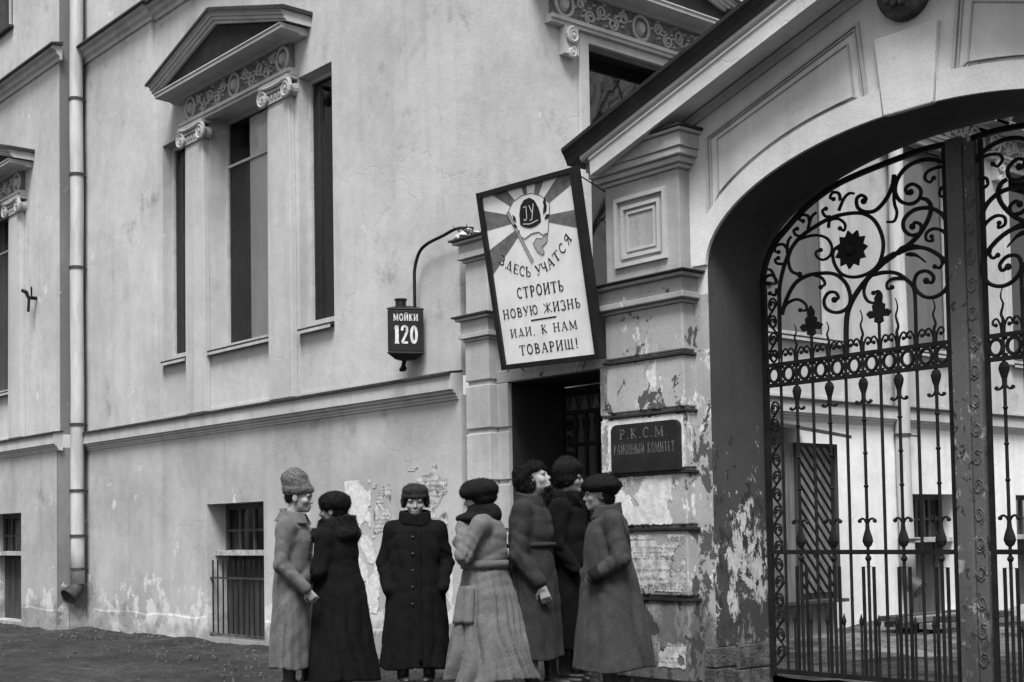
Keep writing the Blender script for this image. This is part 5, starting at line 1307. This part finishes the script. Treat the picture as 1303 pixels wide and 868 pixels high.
def person(sp):
    pos, hv = sp['pos'], Vector(sp['face']).normalized(); th = math.atan2(hv.x, -hv.y)
    e = empty('person', (pos[0], pos[1], 0), th, sp['label'], 'person', 'people gathered at the doorway')
    ln = sp.get('lean', (0, 0))
    MW = Matrix.Translation((pos[0], pos[1], 0)) @ Matrix.Rotation(th, 4, 'Z') @ Matrix(((1, 0, math.tan(R(ln[1])), 0), (0, 1, math.tan(R(ln[0])), 0), (0, 0, 1, 0), (0, 0, 0, 1)))
    hc = np.array(sp['head']); T = (rotm(*sp.get('turn', (0, 0, 0))), hc, sp.get('hscale', 1.06))
    # --- body
    B = Field((-.42, -.45, -.02), (.42, .42, hc[2]+.16), .0065)
    head_prims(B, T)
    shz = sp['shz']; nb = np.array([0, sp.get('ny', .02), shz+.02])
    B.cap(T[0]@np.array((0, .022, -.06))+T[1], nb, .056, .062, .03)
    B.cap((0, nb[1], shz-.02), (0, .0, shz-.35), .085, .09, .05); B.cap((0, 0, shz-.3), (0, 0, .95), .10, .11, .05)
    for q, j in ((-1, sp['armR']), (1, sp['armL'])):
        for (a, b), (r1, r2) in zip(zip(j[:-1], j[1:]), ((.042, .034), (.034, .026))): B.cap(a, b, r1, r2, .02)
        B.cap((0, nb[1], shz-.04), j[0], .05, .045, .04)
    for hd in sp.get('hands', ()): hand_prims(B, *hd)
    fo = sp.get('feet', ((-.10, 0.0, 8), (.10, 0.0, -8)))
    for q, (fx_, fy_, tw) in zip((-1, 1), fo):
        B.cap((q*.085, 0, .95), (fx_*.95, fy_-.01, .50), .075, .055, .03); B.cap((fx_*.95, fy_-.01, .50), (fx_, fy_, .09), .055, .038, .02)
        t = R(tw); B.cap((fx_, fy_+.03, .05), (fx_+.15*math.sin(t), fy_-.13*math.cos(t), .035), .036, .03, .02)
    body = link('body', B.mesh('body'), sp.get('skin', 'skin'), e, mw=MW)
    W = lambda p: tuple(T[0]@(np.array(p)*T[2])+T[1])
    for q in (-1, 1):
        m = MB(); c = W((q*.031, -.089, -.004)); rings = []
        for k in range(7):
            ph = math.pi*k/6; rings.append([W((q*.031+.009*math.sin(ph)*math.cos(a), -.0865-.004*math.cos(ph), -.003+.0042*math.sin(ph)*math.sin(a))) for a in np.linspace(0, 6.283, 9)[:-1]])
        m.rings(rings).build('eye', 'eye', body, True, mw=MW)
        m = MB(); m.tube([W((q*.016, -.095, .015)), W((q*.032, -.094, .020)), W((q*.047, -.085, .016))], .0028, 5); m.build('eyebrow', 'hair', body, mw=MW)
    # --- boots
    for q, (fx_, fy_, tw) in zip((-1, 1), fo):
        K = Field((fx_-.2, fy_-.3, -.01), (fx_+.2, fy_+.2, .42), .009); t = R(tw)
        K.cap((fx_, fy_+.005, .40), (fx_, fy_, .10), .062, .05, .02); K.cap((fx_, fy_+.03, .055), (fx_+.15*math.sin(t), fy_-.15*math.cos(t), .045), .048, .042, .03)
        K.add(lambda P: .004-P[..., 2], (fx_-.2, fy_-.3, -.02), (fx_+.2, fy_+.2, .02), .004, True)
        link('boot', K.mesh('boot'), 'boot', e, mw=MW)
    # --- coat
    hem, top = sp['hem'], shz+.05
    fn, point, tab = loft_fn(sp['tab'], sp['folds'], hem, top)
    rxm, rym = max(t[1] for t in sp['tab'])+.05, max(t[2] for t in sp['tab'])+.05
    allj = np.array(list(sp['armL'])+list(sp['armR'])); lo = np.minimum(allj.min(0)-.12, (-rxm, -rym-.08, hem-.03)); hi = np.maximum(allj.max(0)+.12, (rxm, rym+.08, top+.06))
    K = Field(lo, hi, .0105); K.add(fn, (-rxm, -rym-.1, hem-.02), (rxm, rym+.1, top+.02), .01)
    sr = sp.get('sleeve', (.078, .066, .058)); sr = (sr[0]*.86, sr[1]*.86, sr[2]*.88); g = sp.get('seed', 1)
    for q, j in ((-1, sp['armR']), (1, sp['armL'])):
        j = [np.array(p, float) for p in j]; j[0] = j[0]+np.array((q*.004, 0, .022))
        K.cap((q*.05, sp.get('ny', .02), shz-.012), j[0]+np.array((-q*.012, 0, -.004)), .060, sr[0]*.93, .07)
        cz = crease(34, 10*g+(q > 0)); wr = lambda P, t: .019*cz(P)*(.3+.7*t)
        K.cap(j[0]+np.array((-q*.012, 0, -.012)), j[1], sr[0], sr[1], .045, None, False, wr)
        wr2 = lambda P, t: .021*cz(P)*(1.05-.5*t)
        dd = j[2]-j[1]; L = np.linalg.norm(dd); K.cap(j[1], j[2], sr[1], sr[2], .028, None, False, wr2)
    if sp.get('cape'): 
        for c in sp['cape']: K.cap(*c)
    coat = link('coat', K.mesh('coat'), sp['coat'], e, mw=MW); sm = coat.modifiers.new('smooth', 'SMOOTH'); sm.factor = .5; sm.iterations = 2
    # --- collar
    if sp.get('collar'):
        z0, z1, r0, r1, th_, mt = sp['collar']; C = Field((-.3, -.3, z0-.08), (.3, .3, z1+.08), .0085); cc = np.array([T[1][0]*.6, sp.get('ny', .02)+T[1][1]*.3])
        lp = lumps(.010 if 'fur' in mt else .005, 60 if 'fur' in mt else 30, g+5)
        def cf(P):
            t = np.clip((P[..., 2]-z0)/(z1-z0), 0, 1); rr = r0+(r1-r0)*t; dxy = np.hypot((P[..., 0]-cc[0])/1.08, P[..., 1]-cc[1])
            d = np.abs(dxy-rr)-th_; ang = np.arctan2(P[..., 0], -P[..., 1])
            gap = sp.get('gap', .12); d = np.maximum(d, (gap-np.abs(ang))*rr*(.5+.8*t))
            return np.maximum(d, np.abs(P[..., 2]-(z0+z1)/2-.02*np.cos(ang+math.pi))-(z1-z0)/2)-lp(P)-.006
        C.add(cf, (-.28, -.28, z0-.06), (.28, .28, z1+.06), .01)
        for pr in sp.get('collar_extra', ()): C.ell(pr[0], pr[1], .02, None, False, lp)
        cm = C.mesh('collar')
        if 'fur' in mt: cm = tufts(cm, 9000, .014, .0022, g)
        link('collar', cm, mt, e, mw=MW)
    # --- hat (in head space)
    ht = sp['hat']; H_ = Field(hc-.27, hc+np.array((.27, .27, .34)), .0075); nz = lumps(ht.get('amp', .008), ht.get('freq', 75), g+9, 10)
    for kind, *a in ht['p']:
        if kind == 'ell': H_.ell(a[0], a[1], .015, T, False, nz)
        else: H_.cap(a[0], a[1], a[2], a[3], .015, T, False, lambda P, t: nz(P))
    for a in ht.get('sub', ()): H_.ell(a[0], a[1], .01, T, True)
    hm = H_.mesh('hat')
    if 'fur' in ht['mat']: hm = tufts(hm, 8000, ht.get('tuft', .0095), .0019, g)
    link('hat', hm, ht['mat'], e, mw=MW)
    if sp.get('hair'):
        Hh = Field(hc-.2, hc+.2, .0075); nz2 = lumps(.007, 90, g+2, 10)
        for a in sp['hair']: Hh.ell(a[0], a[1], .01, T, False, nz2)
        link('hair', tufts(Hh.mesh('hair'), 2600, .020, .0022, g), 'hair', body, mw=MW)
    if sp.get('scarf'):
        Sf = Field(np.array(sp['scarf'][0])-.25, np.array(sp['scarf'][0])+.25, .009); lp = lumps(.007, 40, g+4)
        for a in sp['scarf'][1]: Sf.ell(a[0], a[1], .03, None, False, lp)
        link('scarf', Sf.mesh('scarf'), 'scarf', e, mw=MW)
    # --- belt, pocket, buttons follow the coat surface
    if sp.get('belt'):
        z0, z1, mt = sp['belt']; m = MB(); rings = []
        for a in np.linspace(-math.pi, math.pi, 49)[:-1]: rings.append([point(a, z0, -.01), point(a, z0+.004, .022), point(a, z1-.004, .022), point(a, z1, -.01)])
        m.rings(rings, True).build('belt', mt, e, True, mw=MW)
    if sp.get('pocket'):
        a0, a1, z0, z1 = sp['pocket']; m = MB(); n = 10; V0 = []; V1 = []
        for i in range(n+1):
            for j in range(n+1):
                a, z = a0+(a1-a0)*i/n, z0+(z1-z0)*j/n
                bul = .020+.014*math.sin(math.pi*i/n)*(.4+.6*j/n); V0.append(point(a, z, bul)); V1.append(point(a, z, -.015))
        N = n+1
        f = [(i*N+j, (i+1)*N+j, (i+1)*N+j+1, i*N+j+1) for i in range(n) for j in range(n)]
        m.add(V0+V1, f+[tuple(k+N*N for k in q)[::-1] for q in f]+[(i*N, i*N+N*N, (i+1)*N+N*N, (i+1)*N) for i in range(n)]+[(i*N+n, (i+1)*N+n, (i+1)*N+n+N*N, i*N+n+N*N) for i in range(n)]+[(j, j+1, j+1+N*N, j+N*N) for j in range(n)]+[(n*N+j, n*N+j+N*N, n*N+j+1+N*N, n*N+j+1) for j in range(n)])
        m.build('pocket', sp['coat'], e, True, mw=MW)
    if sp.get('cuffs'):
        for j, mt in sp['cuffs']:
            j = [np.array(p, float) for p in j]; d = (j[2]-j[1])/np.linalg.norm(j[2]-j[1]); m = MB(); a = j[2]+d*(sr[2]*.35)
            m.tube([tuple(a-d*.09), tuple(a-d*.08), tuple(a), tuple(a+d*.008)], [sr[2]*1.02, sr[2]*1.14, sr[2]*1.10, sr[2]*.6], 16).build('cuff', mt, e, True, mw=MW)
    if sp.get('front'):   # overlapping front edge of a double-breasted coat
        a, zt, zb = sp['front']; m = MB(); rings = []
        for z in np.linspace(zb, zt, 22): rings.append([point(a-.10, z, .0), point(a-.06, z, .010), point(a, z, .012), point(a+.012, z, -.01)])
        m.rings(rings).build('coat_front', sp['coat'], e, True, mw=MW)
        for z in np.linspace(zt-.08, zb+.5, 5):
            p = Vector(point(a-.28, z, .004)); m = MB(); ball(m, p, .012); m.build('button', 'zincdark', e, mw=MW)
    return e

RT = (rt0.x, rt0.y); LT = (-rt0.x, -rt0.y); TC = (-fw.x, -fw.y)
def blend(*w): return (sum(a*k for k, (a, b) in w), sum(b*k for k, (a, b) in w))

PEOPLE = [
 # soldier in a grey greatcoat and tall astrakhan hat, profile to the right
 dict(label='man in a light grey greatcoat and tall grey astrakhan hat standing in profile', pos=(-9.85, -2.40), face=blend((1, RT), (.12, TC)), seed=1, lean=(-1.0, .5),
      head=(0, -.055, 1.612), shz=1.40, turn=(0, -4, 0), coat='coat_greatgrey', hem=.20,
      tab=[(.18, .27, .175, 0, .015), (.6, .25, .165, 0, .01), (.95, .215, .155, 0, .0), (1.08, .20, .145, 0, .0), (1.25, .205, .150, 0, -.005), (1.36, .185, .135, 0, .0), (1.42, .13, .11, 0, .01), (1.46, .08, .08, 0, .02)],
      folds=dict(z=1.0, deep=(9, .15, .4), w=[(7, .05, .3, .5), (13, .03, 1.1, -1), (3, .03, 2, 0)]),
      armR=((-.20, .005, 1.355), (-.255, .03, 1.05), (-.20, -.16, .86)), armL=((.20, .005, 1.355), (.255, .04, 1.06), (.20, -.12, .87)), cuffs=[],
      collar=(1.40, 1.49, .142, .088, .011, 'coat_greatgrey'), gap=.30, front=(.25, 1.36, .24), hands=[((-.195, -.175, .845), (.25, -.55, -.8), (-1, 0, .2), 1, 35)],
      hat=dict(mat='fur_grey', amp=.0045, freq=95, p=[('ell', (0, .008, .062), (.101, .116, .050)), ('cap', (0, .016, .075), (0, .046, .125), .099, .099), ('ell', (0, .052, .135), (.098, .102, .075)), ('ell', (0, .075, .06), (.090, .060, .065))]),
      hair=[((0, .05, -.005), (.076, .06, .05))], feet=((-.10, .0, 8), (.10, -.10, -10))),
 # woman in black, fur collar, turned to the soldier
 dict(label='woman in long black coat with thick fur collar and round fur hat, turned away', pos=(-9.73, -2.02), face=blend((1, LT), (-.45, TC)), seed=2, lean=(-1.5, 0),
      head=(0, -.035, 1.50), shz=1.31, turn=(12, 0, 0), coat='coat_black', hem=.075,
      tab=[(.05, .335, .32, 0, .03), (.45, .285, .27, 0, .02), (.85, .24, .215, 0, .01), (1.02, .205, .175, 0, .0), (1.2, .215, .17, 0, .0), (1.29, .18, .145, 0, .01), (1.34, .12, .11, 0, .01), (1.37, .08, .08, 0, .02)],
      folds=dict(z=.98, deep=(12, .12, .7), w=[(8, .055, .9, .4), (15, .03, 0, 0), (3, .03, 1, 0)]),
      armR=((-.195, .0, 1.26), (-.25, -.02, .99), (-.10, -.24, .93)), armL=((.195, .0, 1.26), (.25, -.02, .99), (.10, -.24, .93)), sleeve=(.085, .078, .07),
      collar=(1.27, 1.42, .15, .115, .035, 'fur_black'), gap=.2, collar_extra=[((.12, -.06, 1.29), (.12, .11, .07)), ((-.12, -.06, 1.29), (.12, .11, .07)), ((0, .10, 1.30), (.17, .10, .09))],
      hat=dict(mat='fur_black', amp=.004, freq=70, p=[('ell', (0, .02, .065), (.125, .128, .088)), ('ell', (0, .02, .035), (.112, .12, .05))]),
      hair=[((0, .055, -.01), (.08, .062, .07))], skin='skin', feet=((-.09, .0, 8), (.09, -.02, -8))),
 # black coat, frontal
 dict(label='person in a plain black coat and dark fur cap facing out, hands in pockets', pos=(-9.36, -1.49), face=blend((1, TC), (.06, RT)), seed=3, lean=(.5, 1.2),
      head=(0, -.03, 1.562), shz=1.37, turn=(0, -6, 0), coat='coat_black', hem=.155,
      tab=[(.13, .305, .23, 0, .01), (.5, .275, .21, 0, .01), (.85, .24, .185, 0, .0), (1.0, .222, .165, 0, .0), (1.2, .215, .16, 0, .0), (1.31, .192, .14, 0, .0), (1.37, .145, .12, 0, .01), (1.43, .095, .09, 0, .02)],
      folds=dict(z=1.0, w=[(5, .03, .2, .5), (9, .022, 1, 0), (2, .02, 0, 0)]),
      armR=((-.205, .0, 1.315), (-.268, .045, 1.04), (-.225, -.07, .82)), armL=((.205, .0, 1.315), (.262, .055, 1.05), (.222, -.06, .83)), sleeve=(.078, .074, .066),
      collar=(1.38, 1.475, .112, .102, .016, 'coat_black'), gap=.0, front=(.18, 1.34, .2), 
      hat=dict(mat='fur_dark', tuft=.006, amp=.003, freq=60, p=[('ell', (0, .010, .085), (.104, .112, .060)), ('ell', (0, .008, .045), (.108, .118, .042)), ('ell', (.092, .02, .0), (.024, .05, .05)), ('ell', (-.092, .02, .0), (.024, .05, .05))]),
      feet=((-.11, -.02, 12), (.11, -.02, -12))),
 # light belted coat, hand raised to the face
 dict(label='woman in light grey belted coat with patch pocket, hand raised to her muffled face', pos=(-8.40, -1.49), face=blend((1, LT), (-.10, TC)), seed=4, lean=(-1.5, -1),
      head=(0, -.04, 1.565), shz=1.385, turn=(4, -6, 0), coat='coat_light', hem=.13,
      tab=[(.11, .36, .375, 0, .03), (.45, .30, .31, 0, .02), (.8, .235, .235, 0, .01), (1.0, .185, .175, 0, .0), (1.04, .18, .170, 0, .0), (1.12, .195, .185, 0, .0), (1.28, .205, .165, 0, .005), (1.36, .17, .135, 0, .01), (1.40, .11, .10, 0, .01), (1.44, .075, .08, 0, .02)],
      folds=dict(z=1.04, p=.45, deep=(15, .20, .3), w=[(14, .075, .4, .3), (23, .03, 1.3, .5), (5, .035, 0, 0)]),
      armL=((.205, .0, 1.335), (.235, -.135, 1.105), (.075, -.165, 1.35)), armR=((-.205, .0, 1.335), (-.24, -.09, 1.08), (-.10, -.22, 1.22)), sleeve=(.084, .078, .060),
      hands=[((.068, -.158, 1.385), (-.35, .20, .9), (.3, -1, .2), -1, 40)], belt=(1.0, 1.068, 'coat_light'), pocket=(.55, 1.25, .58, .87),
      scarf=((0, -.02, 1.45), [((0, .0, 1.455), (.112, .125, .085)), ((0, -.06, 1.455), (.10, .095, .065)), ((.02, -.06, 1.405), (.145, .165, .05)), ((0, .07, 1.43), (.11, .07, .08))]),
      hat=dict(mat='fur_black', tuft=.005, amp=.003, freq=50, p=[('ell', (0, .012, .055), (.138, .150, .080)), ('ell', (0, .01, .095), (.118, .125, .05)), ('ell', (0, .035, -.005), (.108, .105, .06))]), sub=(),
      feet=((-.10, .0, 8), (.10, -.06, -8))),
 # dark coat, looking up
 dict(label='bearded man in dark grey belted coat and shaggy hat looking up, bare hand hanging', pos=(-8.30, -1.07), face=blend((1, RT), (.30, TC)), seed=5, lean=(2.0, -.5),
      head=(0, -.06, 1.710), shz=1.51, turn=(-4, 22, 0), coat='coat_dark', hem=.27,
      tab=[(.25, .285, .255, 0, .02), (.6, .262, .228, 0, .01), (.95, .235, .20, 0, .0), (1.15, .215, .18, 0, .0), (1.19, .213, .178, 0, .0), (1.26, .22, .182, 0, .0), (1.38, .225, .175, 0, .0), (1.46, .19, .15, 0, .005), (1.51, .13, .115, 0, .01), (1.56, .085, .085, 0, .01)],
      folds=dict(z=1.17, p=.5, deep=(11, .15, .9), w=[(9, .05, 1.0, .4), (17, .03, .2, 0), (3, .03, 0, 0)]),
      armR=((-.225, .0, 1.455), (-.275, .03, 1.10), (-.245, -.13, .885)), armL=((.225, .0, 1.455), (.27, .03, 1.10), (.22, -.10, .90)), sleeve=(.086, .080, .066),
      hands=[((-.242, -.148, .85), (.08, -.28, -1), (-1, -.25, 0), 1, 28, 1.08)], belt=(1.16, 1.20, 'coat_dark'),
      collar=(1.50, 1.585, .108, .092, .018, 'coat_dark'), gap=.2,
      hat=dict(mat='fur_black', tuft=.017, amp=.010, freq=55, p=[('ell', (0, .035, .085), (.112, .118, .072)), ('ell', (0, .075, .03), (.115, .095, .10)), ('ell', (0, -.045, .075), (.085, .05, .045))]),
      hair=[((.0, .06, -.035), (.088, .058, .07)), ((-.075, .02, -.02), (.018, .035, .05)), ((.075, .02, -.02), (.018, .035, .05)), ((0, -.058, -.098), (.042, .034, .026))], feet=((-.11, .0, 8), (.11, -.10, -8))),
 # black figure between them
 dict(label='person in black coat and fur hat half hidden behind two others at the doorway', pos=(-8.60, -.46), face=blend((1, RT), (.25, TC)), seed=6, lean=(-.5, 1),
      head=(0, -.045, 1.735), shz=1.54, turn=(0, 4, 0), coat='coat_black', hem=.30,
      tab=[(.28, .28, .24, 0, .02), (.7, .255, .215, 0, .01), (1.1, .23, .18, 0, .0), (1.3, .235, .175, 0, .0), (1.46, .205, .155, 0, .0), (1.54, .14, .12, 0, .01), (1.59, .085, .085, 0, .01)],
      folds=dict(z=1.1, w=[(6, .03, 1.0, .4), (3, .02, 0, 0)]),
      armR=((-.225, .0, 1.48), (-.275, .02, 1.17), (-.22, -.12, .97)), armL=((.225, .0, 1.48), (.275, .02, 1.17), (.22, -.12, .97)), sleeve=(.085, .078, .066),
      collar=(1.53, 1.63, .12, .11, .03, 'fur_black'), gap=.15,
      hat=dict(mat='fur_black', amp=.005, freq=60, p=[('ell', (0, .015, .085), (.118, .125, .085)), ('cap', (0, .015, .03), (0, .015, .08), .108, .112)]), skin='skindark',
      hair=[((0, .055, -.01), (.08, .06, .07))], feet=((-.10, .0, 8), (.10, -.04, -8))),
 # grey coat, profile to the left
 dict(label='young person in long mid grey coat and wide fur hat beside the plaque pier', pos=(-7.63, -.85), face=blend((1, LT), (.10, TC)), seed=7, lean=(-2.0, .8),
      head=(0, -.06, 1.575), shz=1.405, turn=(-3, 0, 0), coat='coat_mid', hem=.215,
      tab=[(.2, .33, .335, 0, .01), (.5, .29, .29, 0, .01), (.85, .235, .23, 0, .005), (1.02, .21, .19, 0, .0), (1.15, .205, .178, 0, -.005), (1.28, .205, .165, 0, .0), (1.36, .175, .14, 0, .01), (1.41, .12, .11, 0, .01), (1.46, .08, .08, 0, .02)],
      folds=dict(z=1.0, deep=(8, .16, 1.2), w=[(6, .06, .6, .3), (13, .03, 1.6, 0), (3, .03, 0, 0)]),
      armL=((.205, .01, 1.355), (.265, .045, 1.065), (.215, -.16, .94)), armR=((-.205, .01, 1.355), (-.265, .03, 1.07), (-.21, -.15, .95)), sleeve=(.082, .076, .064),
      cuffs=[(((.205, .01, 1.355), (.265, .045, 1.065), (.215, -.16, .94)), 'fur_black')],
      collar=(1.405, 1.48, .105, .09, .016, 'coat_mid'), gap=.3, front=(-.3, 1.36, .26),
      hat=dict(mat='fur_black', amp=.005, freq=55, p=[('ell', (0, .025, .062), (.138, .152, .062)), ('ell', (0, .02, .095), (.115, .125, .055)), ('ell', (0, .06, .03), (.105, .09, .05))]),
      hair=[((0, .06, -.025), (.078, .055, .065)), ((.072, .03, -.02), (.016, .03, .045)), ((-.072, .03, -.02), (.016, .03, .045))], feet=((-.11, .0, 8), (.11, -.05, -8))),
]
for sp in PEOPLE: person(sp)
